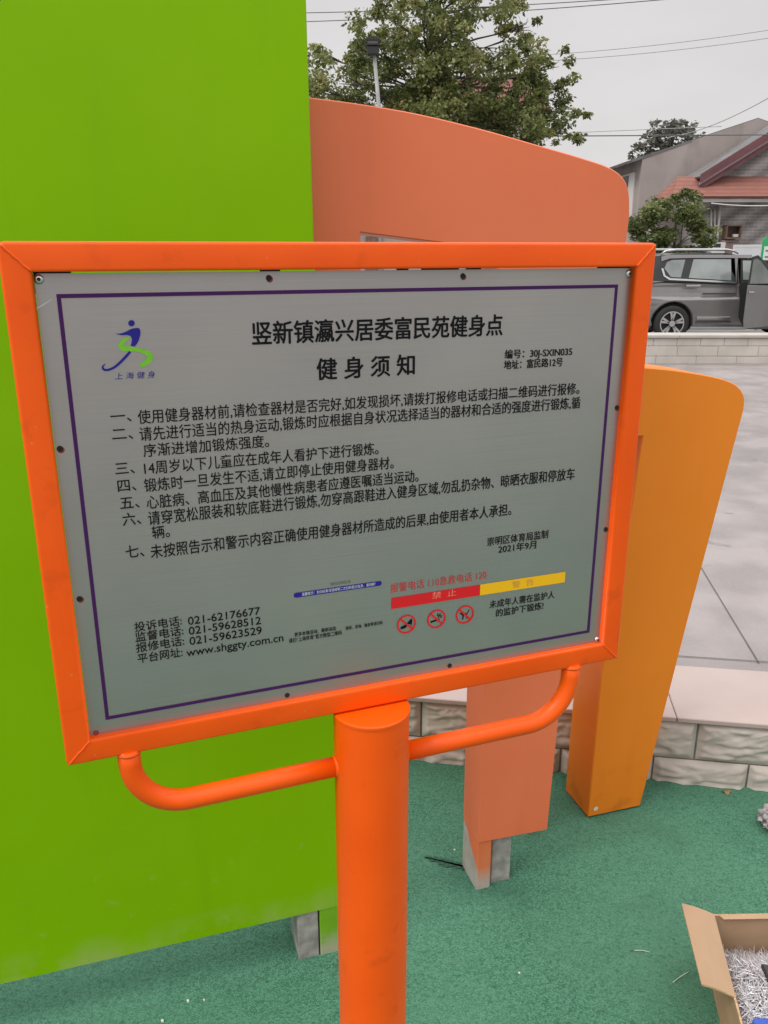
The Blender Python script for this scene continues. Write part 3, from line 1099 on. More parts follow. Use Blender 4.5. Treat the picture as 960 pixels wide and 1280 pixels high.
lettering('微信扫码区域', (413, 730), (438, 727), 3.6, M['greyink'], 0)

# blue banner
bl, br_ = sp(367, 743), sp(477, 730)
zc_ = (bl[1] + br_[1]) / 2
hb = 0.0041
bn = flat([(rrect(bl[0], zc_ - hb, br_[0], zc_ + hb, hb * .98, 6), M['navy'])], 'banner')
lt = lettering('温馨提示：如扫码有误请按第二次扫码登记信息，请谅解！', (377, 741.5), (469, 731), 3.8, M['white'], 0)

# red and yellow bars with their words
ra, rb_, rc_ = sp(489, 753), sp(600, 737.3), sp(706, 722.5)
zm_ = (ra[1] + rb_[1] + rc_[1]) / 3
hh = 0.0100
flat([([(ra[0], zm_ - hh), (rb_[0], zm_ - hh), (rb_[0], zm_ + hh), (ra[0], zm_ + hh)], M['red'])], 'red_bar')
flat([([(rb_[0], zm_ - hh), (rc_[0], zm_ - hh), (rc_[0], zm_ + hh), (rb_[0], zm_ + hh)], M['yellow'])], 'yellow_bar')
lettering('禁  止', (540, 744.5), (570, 740.5), 8, M['rose'], 0.0)
lettering('警  告', (640, 731), (667, 727), 8, M['ochre'], 0.0)

# prohibition roundels
def roundel(px, py, glyph):
    u, z = sp(px, py)
    b = MB()
    r = 0.0172
    b.disc((u, FN - .0003, z), r, M['red'], 40, r0=r - .0030)
    d = (r - .002) * math.sqrt(.5)
    wdt = .0012
    # slash from upper left to lower right
    p = [(u - d - wdt, z + d - wdt), (u - d + wdt, z + d + wdt), (u + d + wdt, z - d + wdt), (u + d - wdt, z - d - wdt)]
    b.face([(x, FN - .00045, y) for x, y in p][::-1], M['red'])
    s = r / 10.0
    for poly in glyph:
        b.face([(u + x * s, FN - .0001, z + y * s) for x, y in poly], M['ink'])
    bmesh.ops.recalc_face_normals(b.bm, faces=b.bm.faces)
    b.build('prohibition_roundel', None, plate)
heel = [[(-6.5, -3.6), (-5.8, -2.2), (-3.2, -1.2), (-0.8, -0.4), (1.4, -0.6), (-0.2, -3.2), (-2.5, -4.4), (-5.6, -4.4)],
        [(-0.8, -0.4), (1.0, 1.2), (3.4, 3.6), (5.2, 5.4), (6.2, 2.8), (5.6, -0.6), (5.0, -2.4), (4.0, -0.4), (1.4, -0.6)],
        [(5.0, -2.4), (5.6, -0.6), (4.9, -5.0), (4.2, -5.0)]]
cig = [[(-6.2, -3.4), (1.0, -2.2), (0.8, -0.4), (-6.4, -1.6)], [(1.7, -2.1), (3.4, -1.8), (3.2, 0), (1.5, -0.3)],
       [(1.2, 1.0), (2.2, 0.8), (3.6, 3.0), (1.2, 4.0), (2.6, 5.8), (0.6, 4.8), (0.4, 3.4), (2.4, 2.6)],
       [(4.0, 0.4), (5.0, 0.4), (6.2, 2.6), (3.6, 3.8), (5.2, 5.4), (3.0, 4.8), (2.8, 3.4), (4.8, 2.6)]]
dog = [[(-5.8, 2.2), (-3.4, 3.4), (-2.2, 1.4), (0.8, 1.6), (2.8, 0.8), (2.2, -1.0), (-2.6, -0.8), (-4.2, 0.6)],
       [(-2.6, -0.8), (-1.2, -0.8), (-1.6, -5.2), (-2.8, -5.2)], [(0.8, -0.9), (2.2, -1.0), (3.2, -4.8), (2.0, -5.0)],
       [(2.4, 0.9), (3.2, 0.9), (4.6, 3.4), (4.2, 5.4), (3.6, 3.4)]]
roundel(508, 780, heel)
roundel(545.5, 773.5, cig)
roundel(581, 768, dog)

# emblem: leaping figure
def cp(x, y): return sp(120 + x / 9.6, 380 + y / 9.6)
def stroke(cl, ws, n=7):
    c = smooth_curve(cl, n)
    m_ = len(c)
    L, Rr = [], []
    for i, (x, y) in enumerate(c):
        a, d = c[max(i - 1, 0)], c[min(i + 1, m_ - 1)]
        tx, ty = d[0] - a[0], d[1] - a[1]
        l = math.hypot(tx, ty) or 1
        f = i / (m_ - 1) * (len(ws) - 1)
        k = min(int(f), len(ws) - 2)
        wv = ws[k] + (ws[k + 1] - ws[k]) * (f - k)
        L.append((x - ty / l * wv, y + tx / l * wv)); Rr.append((x + ty / l * wv, y - tx / l * wv))
    return [[cp(*L[i]), cp(*L[i + 1]), cp(*Rr[i + 1]), cp(*Rr[i])] for i in range(m_ - 1)]
sh = []
sh.append(([cp(426 + 39 * math.cos(R(15 * i)), 230 + 38 * math.sin(R(15 * i))) for i in range(24)], M['navy']))
arm_s = smooth_curve([(235, 355), (300, 352), (360, 330), (420, 300), (480, 287), (518, 290)], 4)
bod = arm_s + [(534, 320), (532, 370), (515, 430), (490, 480), (462, 510), (414, 500), (428, 460), (432, 415), (412, 382), (370, 372), (310, 374), (262, 366)]
sh.append(([cp(*p) for p in bod], M['navy']))
for q in stroke([(410, 572), (350, 640), (280, 710), (210, 765), (140, 790), (95, 785), (80, 755), (112, 715)], [16, 17, 16, 15, 14, 14, 12, 2]): sh.append((q, M['navy']))
green_s = stroke([(405, 395), (345, 430), (300, 490), (330, 530), (440, 540), (560, 565), (640, 610), (645, 660), (590, 710), (530, 742)], [6, 22, 34, 34, 24, 26, 34, 36, 32, 20], 6)
flat([(p, m_) for p, m_ in sh], 'emblem', n=FN - .0002)
flat([(q, M['lime']) for q in green_s], 'emblem_ribbon', n=FN)
lettering('上 海 健 身', (144, 471), (194, 467.5), 8, M['navy'], 0.0, skew=0.15)

# screws and holes
def screw(px, py):
    u, z = sp(px, py)
    b = MB()
    N = 20
    prof = [(0.0062, 0.0), (0.0060, -0.0012), (0.0046, -0.0026), (0.0024, -0.0032)]
    rg = [[b.bm.verts.new((u + r * math.cos(2 * math.pi * i / N), n - .0002, z + r * math.sin(2 * math.pi * i / N))) for i in range(N)] for r, n in prof]
    for i in range(len(rg) - 1):
        for j in range(N):
            b.bm.faces.new((rg[i][j], rg[i][(j + 1) % N], rg[i + 1][(j + 1) % N], rg[i + 1][j])).material_index = b.mi(M['steel'])
    f = b.bm.faces.new(rg[-1]); f.material_index = b.mi(M['dark'])
    bmesh.ops.recalc_face_normals(b.bm, faces=b.bm.faces)
    b.build('screw', None, plate, smooth=True)
for p in ((48.5, 349), (786, 342), (746.5, 799.5)): screw(*p)
for i, (px, py) in enumerate(((336, 347.5), (578.5, 345), (75, 561), (99.5, 748.5), (771, 509.5), (757, 661.5), (359, 869), (562, 832), (120, 916))):
    u, z = sp(px, py)
    b = MB()
    b.disc((u, FN, z), 0.0042, M['rusthole'] if i < 8 else M['rustred'], 16)
    if i < 8 and i not in (6, 7):
        b.disc((u + .0012, FN + .0002, z - .0016), 0.0046, M['rustred'], 16)
    bmesh.ops.recalc_face_normals(b.bm, faces=b.bm.faces)
    b.build('screw_hole', None, plate)
# a scratch on the bare margin, and a scuff at the lower right
a_, c_ = sp(46, 386), sp(65, 374)
flat([([(a_[0], a_[1] - .0006), (c_[0], c_[1] - .0002), (c_[0], c_[1] + .0003), (a_[0], a_[1] + .0012)], M['white'])], 'scratch')

# ------------------------------------------------------------------ small litter on the floor
def litter(name, label, cat, px, py, build, group=None):
    p = onz(px, py, 0)
    b = MB()
    build(b, p)
    o = b.build(name, None, None, local=p)
    o.location = p
    return tag(o, label, cat, group)

def leaf_shape(b, p):
    pts = []
    for i in range(10):
        a = 2 * math.pi * i / 10
        pts.append((p.x + .016 * math.cos(a) * (1 + .2 * math.sin(3 * a)), p.y + .010 * math.sin(a), 0.006 + .005 * math.cos(2 * a)))
    b.face(pts, M['leafbrown'])
    b.face([(x, y, z - .0015) for x, y, z in pts][::-1], M['leafbrown'])
litter('dry_leaf', 'small curled brown leaf on the green floor below the beige wall', 'leaf', 908, 991, leaf_shape)

def chip_shape(r):
    def f(b, p):
        n = 6
        up = [(p.x + r * math.cos(2 * math.pi * i / n + .3) * (1 + .3 * ((i * 7) % 3 - 1)), p.y + .8 * r * math.sin(2 * math.pi * i / n + .3), .0045) for i in range(n)]
        lo = [(x, y, .0003) for x, y, z in up]
        b.face(up, M['chip'])
        for i in range(n):
            j = (i + 1) % n
            b.face([lo[i], lo[j], up[j], up[i]], M['chip'])
    return f
for px, py, r, lab in ((235, 1252, .0042, 'larger pale chip on the green floor below the lime panel'),
                       (255, 1251, .0028, 'smaller pale chip beside the larger one on the green floor'),
                       (203, 1277, .0045, 'pale chip at the bottom edge left of the orange post'),
                       (568, 1063, .0035, 'tiny white chip beside the salmon panel leg'),
                       (649, 1217, .0030, 'tiny white chip on bare green floor right of the orange post')):
    litter('paint_chip', lab, 'chip', px, py, chip_shape(r), 'pale chips scattered on the green floor')

def strand(pts, lab):
    P = [onz(x, y, 0.004) for x, y in pts]
    b = MB()
    b.tube([P[0] + (P[-1] - P[0]) * (k / 8) + Vector((0, 0, max(0, .003 * math.sin(k * .4)))) for k in range(9)], .0009, M['strand'], 6)
    o = b.build('plastic_strand', None, None, local=P[0]); o.location = P[0]
    tag(o, lab, 'strand', 'clear plastic strands on the floor')
strand([(841, 1228), (862, 1214)], 'pale plastic strand lying left of the cardboard box flap')
strand([(793, 1188), (812, 1190)], 'short pale plastic strand on the green floor between post and box')

# flat dark speckled patch on the rubber beside the salmon leg
p = onz(558, 1079, 0)
b = MB()
rnd = random.Random(2)
pts = []
for i in range(90):
    a = 2 * math.pi * i / 90
    pts.append((p.x + .07 * math.cos(a) * (1 + rnd.uniform(-.22, .12)), p.y - .028 * math.cos(a) + .015 * math.sin(a) * (1 + rnd.uniform(-.6, .5)) + rnd.uniform(-.003, .003), 0.003))
b.face(pts, M['darkpatch'])
tag(b.build('floor_dark_patch', None, None), kind='structure')

# crumpled plastic bag at the right edge
def crumple(b, p):
    bmesh.ops.create_icosphere(b.bm, subdivisions=4, radius=1)
    for v in b.bm.verts:
        c = v.co.copy()
        q = c * 2.3
        d = 1 + .45 * (abs(noise.noise(q)) - .25) + .3 * (abs(noise.noise(q * 2.7)) - .2)
        v.co = Vector((p.x + .062 * c.x * d, p.y + .055 * c.y * d, max(0.002, .036 + .05 * c.z * d)))
    b.mi(M['bag'])
litter('plastic_bag', 'crumpled silvery plastic bag at the right edge of the green floor', 'bag', 972, 1034, crumple)

# ------------------------------------------------------------------ cardboard box with its contents
BZ = 0.165
c0 = onz(893, 1143, BZ)            # far left rim corner
c1 = onz(920, 1247, BZ)            # near left rim corner
ux = Vector((0.9985, 0.02, 0)).normalized()
ly0 = (c1 - c0)
cf = c1.copy()
c1 = c0 + ly0 * 1.28
ly = (c1 - c0)
W_ = 0.46
bx = empty('cardboard_box', 'open brown cardboard box with a raised left flap full of silvery fasteners', 'box', (c0.x, c0.y, 0))
def quadslab(b, P, th, m, me=None):
    P = [Vector(p) for p in P]
    n = (P[1] - P[0]).cross(P[2] - P[0]).normalized() * th
    Q = [p + n for p in P]
    b.face(P[::-1], m); b.face(Q, m)
    for i in range(len(P)):
        j = (i + 1) % len(P)
        b.face([P[i], P[j], Q[j], Q[i]], me or m)
    bmesh.ops.recalc_face_normals(b.bm, faces=b.bm.faces)
ci = [c0, c1, c1 + ux * W_, c0 + ux * W_]
TH = 0.005
def down(p, z=0.0): return Vector((p.x, p.y, z))
def side(i, j, zt=BZ, label=None):
    b = MB()
    a, d = ci[i], ci[j]
    quadslab(b, [down(a, .001), down(d, .001), down(d, zt), down(a, zt)], TH, M['cardboard'], M['cardedge'])
    o = b.build('side_panel', None, bx, local=bx.location)
    return o
side(0, 1); side(1, 2, BZ - .002); side(2, 3); side(3, 0, BZ - .004)
b = MB()
quadslab(b, [down(p, .003) for p in ci], .004, M['cardboard'])
b.build('bottom_panel', None, bx, local=bx.location)
# left flap
f0 = onz(852, 1129, BZ + .045); f1 = onz(877, 1230, BZ + .045)
b = MB()
N_ = 8
mid = []
for k in range(N_ + 1):
    t_ = k / N_
    h0 = c0.lerp(cf, t_); h1 = f0.lerp(f1, t_)
    mid.append([h0.lerp(h1, s_ / 4) + Vector((0, 0, .004 * math.sin(math.pi * s_ / 4))) for s_ in range(5)])
for s_off, flip in ((0, False), (-.005, True)):
    for k in range(N_):
        for s_ in range(4):
            q = [mid[k][s_], mid[k + 1][s_], mid[k + 1][s_ + 1], mid[k][s_ + 1]]
            q = [v + Vector((0, 0, s_off)) for v in q]
            b.face(q[::-1] if flip else q, M['cardboard'])
lo = Vector((0, 0, -.005))
edge = [mid[0][s_] for s_ in range(5)] + [mid[k][4] for k in range(1, N_ + 1)] + [mid[N_][s_] for s_ in range(3, -1, -1)]
for k in range(len(edge) - 1):
    b.face([edge[k], edge[k + 1], edge[k + 1] + lo, edge[k] + lo], M['cardedge'])
bmesh.ops.remove_doubles(b.bm, verts=b.bm.verts, dist=1e-5)
bmesh.ops.recalc_face_normals(b.bm, faces=b.bm.faces)
b.build('flap', None, bx, local=bx.location)
# back lip folded inwards
b = MB()
lip = [c0 + Vector((.012, -.004, .001)), c0 + ux * W_ + Vector((-.01, -.004, .001)), c0 + ux * W_ + Vector((-.01, -.014, -.004)), c0 + Vector((.022, -.014, -.004))]
quadslab(b, lip, .004, M['cardboard'], M['cardedge'])
b.build('flap', None, bx, local=bx.location)
# near flap hanging down outside
b = MB()
nf = [c1 + Vector((.006, -.001, 0)), c1 + ux * W_ + Vector((0, -.001, 0)), c1 + ux * W_ + Vector((.01, -.07, -.075)), c1 + Vector((.03, -.07, -.075))]
quadslab(b, nf, .005, M['cardboard'], M['cardedge'])
b.build('flap', None, bx, local=bx.location)
# strip of pale tape down the near left corner
b = MB()
ta = c0.lerp(c1, .90)
quadslab(b, [down(c0.lerp(c1, .80), .01) + Vector((-.0012, 0, 0)), down(c0.lerp(c1, .90), .01) + Vector((-.0012, 0, 0)), c0.lerp(c1, .90) + Vector((-.0012, 0, -.012)), c0.lerp(c1, .80) + Vector((-.0012, 0, -.012))], .0006, M['tape'])
b.build('tape_strip', None, bx, local=bx.location)

# heap of pins
rnd = random.Random(21)
def heap_z(s, t):
    return 0.020 + 0.110 * min(1, max(0, t - .02) / .42) ** .8 + .012 * math.sin(9 * s + 2) * math.sin(7 * t + 1)
b = MB()
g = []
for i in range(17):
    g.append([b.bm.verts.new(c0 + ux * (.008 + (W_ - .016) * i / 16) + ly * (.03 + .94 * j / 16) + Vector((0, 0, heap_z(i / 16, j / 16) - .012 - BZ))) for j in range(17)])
kk = b.mi(mat('pins_gap_shade', (0.22, 0.215, 0.22), .5, (0.34, 0.33, 0.34), 120))  # sheet below the pins, shade between them put into its darker grey
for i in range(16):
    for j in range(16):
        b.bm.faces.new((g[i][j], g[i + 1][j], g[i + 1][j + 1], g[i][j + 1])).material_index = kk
for i in range(2600):
    s_, t_ = rnd.uniform(.05, .6), rnd.uniform(.09, .92)
    c = c0 + ux * W_ * s_ + ly * t_
    c.z = heap_z(s_, t_) + rnd.uniform(-.010, .010)
    a = rnd.uniform(0, math.pi)
    L = rnd.uniform(.018, .036)
    d = Vector((math.cos(a), math.sin(a), rnd.gauss(0, .28))).normalized() * L
    b.tube([c - d, c + d], rnd.choice((.0007, .0009, .0012)), M['pins'], 4)
tag(b.build('fasteners', None, None), 'heap of thin silvery metal pins filling the open cardboard box', 'pins', kind='stuff')

# blue and black plastic things on the heap
p = onz(962, 1281, .165)
b = MB()
b.prism(rrect(-.038, -.018, .055, .018, .012), .02, bev=.004, f=lambda a, c, t: (p.x + a, p.y + c, p.z - .018 + t), seg=2)
b.tube([(p.x + .05, p.y, p.z - .008), (p.x + .13, p.y + .02, p.z - .006)], [.009, .006], n=12)
o = b.build('plastic_piece', M['bluepl'], None, local=p); o.location = p
tag(o, 'bright blue plastic piece lying on the pins at the bottom right corner', 'plastic piece')
p = onz(964, 1222, .15)
b = MB()
b.prism([(-.016, -.03), (.03, -.034), (.036, .03), (-.012, .034)], .016, bev=.003, f=lambda a, c, t: (p.x + a, p.y + c, p.z - .004 + t))
o = b.build('plastic_piece', M['blackpl'], None, local=p); o.location = p
tag(o, 'black plastic piece half buried in the silvery pins', 'plastic piece')

# ------------------------------------------------------------------ trees
def leaf_faces(bm, layer, c, rad, n, size, rnd, droop=0.5, tone0=0.5, squash=0.8):
    for _ in range(n):
        while True:
            v = Vector((rnd.uniform(-1, 1), rnd.uniform(-1, 1), rnd.uniform(-1, 1)))
            if 0.02 < v.length < 1: break
        v = v * (0.55 + .45 * v.length)
        p = c + Vector((v.x * rad, v.y * rad, v.z * rad * squash))
        a = rnd.uniform(0, 2 * math.pi)
        d = Vector((math.cos(a), math.sin(a), -droop + rnd.uniform(-.5, .7))).normalized()
        sd_ = d.cross(Vector((rnd.uniform(-1, 1), rnd.uniform(-1, 1), rnd.uniform(-.3, 1)))).normalized()
        L = size * rnd.uniform(.6, 1.25)
        Wd = L * rnd.uniform(.2, .32)
        vs = [bm.verts.new(q) for q in (p, p + d * L * .5 + sd_ * Wd, p + d * L, p + d * L * .5 - sd_ * Wd)]
        f = bm.faces.new(vs)
        f[layer] = max(0, min(1, tone0 + rnd.gauss(0, .2)))

def make_tree(name, label, base, clusters, trunk, leafm, leafsize, per, seed, droop=.5, group=None, rtrunk=.12, fill=1.0):
    rnd = random.Random(seed)
    tr = empty(name, label, 'tree', base, 0, group)
    base = Vector(base)
    b = MB()
    tp = [Vector(q) for q in trunk]
    b.tube(tp, [rtrunk * (1 - .55 * k / (len(tp) - 1)) for k in range(len(tp))], n=12)
    for (c, r) in clusters:
        c = Vector(c)
        # limb from the closest lower trunk point
        st = min(tp[1:], key=lambda q: (q - c).length + (2 if q.z > c.z else 0))
        m1 = st.lerp(c, .5) + Vector((rnd.uniform(-.1, .1), rnd.uniform(-.1, .1), .12)) * r
        b.tube([st, m1, c, c + (c - m1) * .12], [rtrunk * .22, rtrunk * .15, rtrunk * .08, rtrunk * .03], n=6)
        for k in range(4):
            dd = Vector((rnd.uniform(-1, 1), rnd.uniform(-1, 1), rnd.uniform(-.4, 1))).normalized() * r * .55
            b.tube([m1.lerp(c, .6), c + dd * .5, c + dd], [rtrunk * .09, rtrunk * .06, rtrunk * .025], n=5)
    b.build('trunk', M['bark'], tr, local=base)
    bm = bmesh.new()
    lay = bm.faces.layers.float.new('tone')
    for (c, r) in clusters:
        c = Vector(c)
        t0 = rnd.uniform(.30, .70)
        k = max(20, int(per * (r ** 2)))
        sub = max(6, int(16 * r))
        for s in range(sub):
            v = Vector((rnd.gauss(0, .5), rnd.gauss(0, .5), rnd.gauss(0, .42)))
            leaf_faces(bm, lay, c + v * r * 1.1, r * rnd.uniform(.2, .42) * fill, k // sub, leafsize, rnd, droop, max(.1, min(.9, t0 + rnd.uniform(-.2, .2))))
    bmesh.ops.translate(bm, verts=bm.verts, vec=-base)
    me = bpy.data.meshes.new('crown')
    bm.to_mesh(me); bm.free()
    me.materials.append(leafm)
    o = bpy.data.objects.new('crown', me)
    COL.objects.link(o)
    o.parent = tr
    return tr

# big broadleaf tree behind the salmon panel
TY = 16.0
rnd = random.Random(4)
cl = []
spots = [(400, 165, .55), (395, 110, .45), (430, 105, .55), (450, 60, .55), (435, 160, .6), (480, 20, .55), (490, 95, .6), (520, 40, .6), (500, 150, .5), (470, 120, .5),
         (545, -5, .6), (560, 60, .65), (590, 20, .6), (545, 120, .5), (585, 95, .65), (620, 60, .55), (630, 10, .5), (600, 140, .7), (640, 110, .65), (660, 70, .45),
         (650, 150, .65), (690, 85, .35), (690, 125, .45), (680, 165, .55), (705, 140, .3), (560, 165, .6), (520, 175, .55), (620, 175, .6), (700, 165, .25),
         (500, -30, .6), (570, -50, .6), (620, -30, .5), (550, 90, .45), (655, 35, .35), (400, 70, .3), (415, 140, .5), (448, 135, .5), (440, 95, .4), (480, 60, .5), (510, 110, .5), (530, 140, .6), (575, 150, .6), (640, 160, .6), (665, 130, .5), (610, 115, .5), (545, 105, .5), (552, 60, .45), (530, 30, .45), (540, 150, .5), (560, 85, .45), (470, 165, .5), (655, 95, .4)]
for px, py, r in spots:
    c = at(px, py, TY + rnd.uniform(-1.1, .8))
    cl.append((c, r))
base = at(546, 300, TY); base.z = 0.2
trk = [base, at(548, 210, TY), at(545, 165, TY), at(540, 120, TY), at(535, 70, TY), at(545, 20, TY)]
make_tree('broadleaf_tree', 'large loose broadleaf tree rising behind the salmon panel', base, cl, trk, M['leafbig'], .082, 3500, 8, .75, rtrunk=.10, fill=1.08)

# bush-like small tree behind the car
cl = []
for px, py, r in ((810, 268, .32), (815, 300, .34), (835, 255, .36), (850, 245, .22), (860, 270, .36), (840, 290, .38), (870, 295, .30), (880, 280, .20), (800, 285, .28), (845, 315, .30), (825, 318, .28), (868, 312, .22)):
    cl.append((at(px, py, 20 + rnd.uniform(-.4, .4)), r))
base = at(842, 380, 20); base.z = .2
make_tree('small_tree', 'small bushy green tree behind the grey car in front of the brick house', base, cl, [base, at(842, 350, 20), at(843, 310, 20), at(845, 275, 20)], M['leafbush'], .085, 12000, 9, .35, rtrunk=.05, fill=1.9)

# far tree behind the cement gable
cl = []
for px, py, r in ((797, 192, .55), (808, 180, .7), (820, 174, .5), (830, 166, .7), (845, 160, .75), (857, 165, .6), (866, 168, .45), (828, 185, .9), (850, 178, .9), (815, 192, .6), (800, 205, .6)):
    cl.append((at(px, py, 46 + rnd.uniform(-.5, .5)), r))
base = at(835, 300, 46); base.z = .0
make_tree('distant_tree', 'distant hazy tree showing over the cement gable roof', base, cl, [base, at(836, 220, 46), at(838, 190, 46), at(842, 168, 46)], M['leaffar'], .24, 420, 10, .3, rtrunk=.16)

# ------------------------------------------------------------------ houses
# cement house with bare gable
HY = 25.3
gh = empty('cement_house', 'bare grey cement house with a plain gable and dark eaves, behind the brick house', 'house', at(880, 330, HY))
HL = gh.location
b = MB()
xl = at(803, 200, HY).x; zl = at(803, 196, HY).z
pk = at(948, 148, HY)
xr = 2 * pk.x - xl
gab = [(xl, .3), (xr, .3), (xr, zl), (pk.x, pk.z), (xl, zl)]
b.prism(gab, 9.0, f=lambda a, c, t: (a, HY + t, c))
b.build('wall', M['cement'], gh, local=HL)
b = MB()
th = .12
for sx in (-1, 1):
    x_e = pk.x + sx * (pk.x - xl + .45)
    z_e = zl - .45 * (pk.z - zl) / (pk.x - xl)
    P = [Vector((pk.x, HY + .02, pk.z + .02)), Vector((x_e, HY - .02, z_e + .02)), Vector((x_e, HY + 9.2, z_e + .02)), Vector((pk.x, HY + 9.2, pk.z + .02))]
    if sx < 0: P = P[::-1]
    quadslab(b, P, -.07, M['greyroof'])
b.build('roof', None, gh, local=HL)
# window on the left wall
b = MB()
wz0, wz1 = zl - 1.7, zl - .35
b.box((xl - .03, HY + .55, wz0), (xl + .02, HY + 2.6, wz1), M['frame_white'])
b.box((xl - .045, HY + 1.15, wz0 + .1), (xl - .028, HY + 1.75, wz1 - .05), M['frame_dark'])
b.build('window', None, gh, local=HL)

# grey brick house with maroon verge
BY = 24.0
bh = empty('brick_house', 'grey brick house with maroon gable verge and a red tiled skirt roof', 'house', at(930, 330, BY))
BL = bh.location
e0 = at(862, 228, BY); pk = at(1040, 117, BY)
xr = 2 * pk.x - e0.x
b = MB()
b.prism([(e0.x + .15, .3), (xr - .15, .3), (xr - .15, e0.z - .05), (pk.x, pk.z - .14), (e0.x + .15, e0.z - .05)], 1.1, f=lambda a, c, t: (a, BY + t, c))
b.build('wall', M['brick'], bh, local=BL)
b = MB()
b2 = MB()
sl = (pk.z - e0.z) / (pk.x - e0.x)
for sx in (-1, 1):
    xe = pk.x + sx * (pk.x - e0.x - .12)
    ze = e0.z + .12 * sl
    P = [Vector((pk.x, BY - .45, pk.z)), Vector((xe, BY - .45, ze)), Vector((xe, BY + 1.15, ze)), Vector((pk.x, BY + 1.15, pk.z))]
    if sx < 0: P = P[::-1]
    quadslab(b, P, .05, M['greyroof'])
    # verge boards: two maroon boards and a paler strip between them
    for dz0, dz1, yy, m_ in ((.10, -.10, -.47, M['maroon']), (-.10, -.17, -.44, M['maroonlight']), (-.17, -.32, -.40, M['maroon'])):
        q = [Vector((pk.x, BY + yy, pk.z + dz0)), Vector((xe, BY + yy, ze + dz0)), Vector((xe, BY + yy, ze + dz1)), Vector((pk.x, BY + yy, pk.z + dz1))]
        b2.face(q if sx > 0 else q[::-1], m_)
        qb = [v + Vector((0, .04 - .5 * yy if False else .05, 0)) for v in q]
        b2.face(qb[::-1] if sx > 0 else qb, m_)
        for i in range(4):
            j = (i + 1) % 4
            b2.face([q[i], q[j], qb[j], qb[i]], m_)
b.build('roof', None, bh, local=BL)
b2.build('verge_board', None, bh, local=BL)
# skirt roof
st0 = at(846, 223, BY - .01); sb = at(846, 247.5, BY - .62)
xs1 = xr
b = MB()
zt_, zb_ = st0.z, sb.z
hip = at(806, 262, BY - .62)
P = [(st0.x, BY - .005, zt_), (xs1, BY - .005, zt_), (xs1, BY - .62, zb_), (sb.x - .15, BY - .62, zb_)]
quadslab(b, P[::-1], .06, M['redtile'])
# hipped end falling to the left
P2 = [(st0.x - .002, BY - .004, zt_), (sb.x - .155, BY - .622, zb_), (hip.x + .35, BY - .4, zb_ - .18), (hip.x + .4, BY + .6, zb_ - .1)]
quadslab(b, P2, .06, M['redtile'])
b.build('skirt_roof', None, bh, local=BL)
b = MB()
b.box((sb.x, BY - .60, zb_ - .10), (xs1, BY - .54, zb_ - .02), M['wallwhite'])
b.build('gutter', None, bh, local=BL)
# lower side wall left of the brick front
b = MB()
b.box((at(822, 300, BY).x, BY + .6, .3), (e0.x + .12, BY + 1.1, zb_ - .25), M['cement'])
b.build('side_wall', None, bh, local=BL)
# drain pipes on the brick front
for px, py0, py1, r in ((897.5, 254, 322, .035), (889, 262, 318, .022), (893.5, 262, 318, .022)):
    a = at(px + (3 if r > .03 else 0), py0, BY - .08); c = at(px - (3 if r > .03 else 0), py1, BY - .08)
    b = MB()
    b.tube([a, c], r, M['frame_white'], 8)
    b.build('drain_pipe', None, bh, local=BL)
# small brown cupboard on the wall
cb = empty('wall_cupboard', 'small brown open cupboard hanging on the grey brick wall', 'cupboard', at(916, 300, BY))
a = at(909, 281, BY - .3); c = at(926, 299, BY - .3)
b = MB()
b.box((a.x, BY - .3, c.z), (a.x + .035, BY - .003, a.z)); b.box((c.x - .035, BY - .3, c.z), (c.x, BY - .003, a.z))
b.box((a.x + .036, BY - .3, a.z - .035), (c.x - .036, BY - .003, a.z)); b.box((a.x + .036, BY - .3, c.z), (c.x - .036, BY - .003, c.z + .05))
b.box((a.x + .036, BY - .05, c.z + .051), (c.x - .036, BY - .004, a.z - .036))
b.build('case', M['cupwood'], cb, local=cb.location)
b = MB()
b.box((c.x - .19, BY - .25, c.z + .052), (c.x - .05, BY - .08, c.z + .13), bev=.01)
b.build('shelf_item', M['frame_white'], cb, local=cb.location)
# pale cabinet with vents
mc = empty('meter_cabinet', 'pale grey cabinet with a dark vent behind the car roof', 'cabinet', at(896, 330, BY))
a = at(890.5, 303, BY - .4); c = at(902.5, 345, BY - .4)
b = MB(); b.box((a.x, BY - .4, .32), (c.x, BY - .004, a.z), bev=.01)
b.build('body', M['meter'], mc, local=mc.location)
b = MB(); v0 = at(892.5, 304.5, BY - .4); v1 = at(900.5, 309, BY - .4)
b.box((v0.x, BY - .408, v1.z), (v1.x, BY - .402, v0.z))
b.build('vent', M['frame_dark'], mc, local=mc.location)
# brown brick pier and pale board beside it
a = at(903, 303, BY - .2); c = at(917, 345, BY - .2)
b = MB(); b.box((a.x, BY - .22, .32), (c.x, BY - .004, a.z), bev=.01); b.box((a.x - .02, BY - .24, a.z), (c.x + .02, BY - .003, a.z + .06), bev=.008)
o = b.build('brick_pier', mat('pier_brick', (0.22, 0.15, 0.135), .9, (0.30, 0.22, 0.20), 8), None, local=(a.x, BY, .32)); o.location = (a.x, BY, .32)
tag(o, 'short brownish pier between the pale cabinet and the pale board', 'pier')
a = at(917, 306, BY - .6); c = at(948, 345, BY - .6)
b = MB(); b.box((a.x, BY - .62, .32), (c.x, BY - .58, a.z), M['board'], bev=.006)
b.box((a.x + .03, BY - .626, a.z - .06), (c.x - .03, BY - .621, a.z - .045), M['meter'])
o = b.build('pale_board', None, None, local=(a.x, BY - .6, .32)); o.location = (a.x, BY - .6, .32)
tag(o, 'large pale board standing by the brick wall right of the cabinet', 'board')
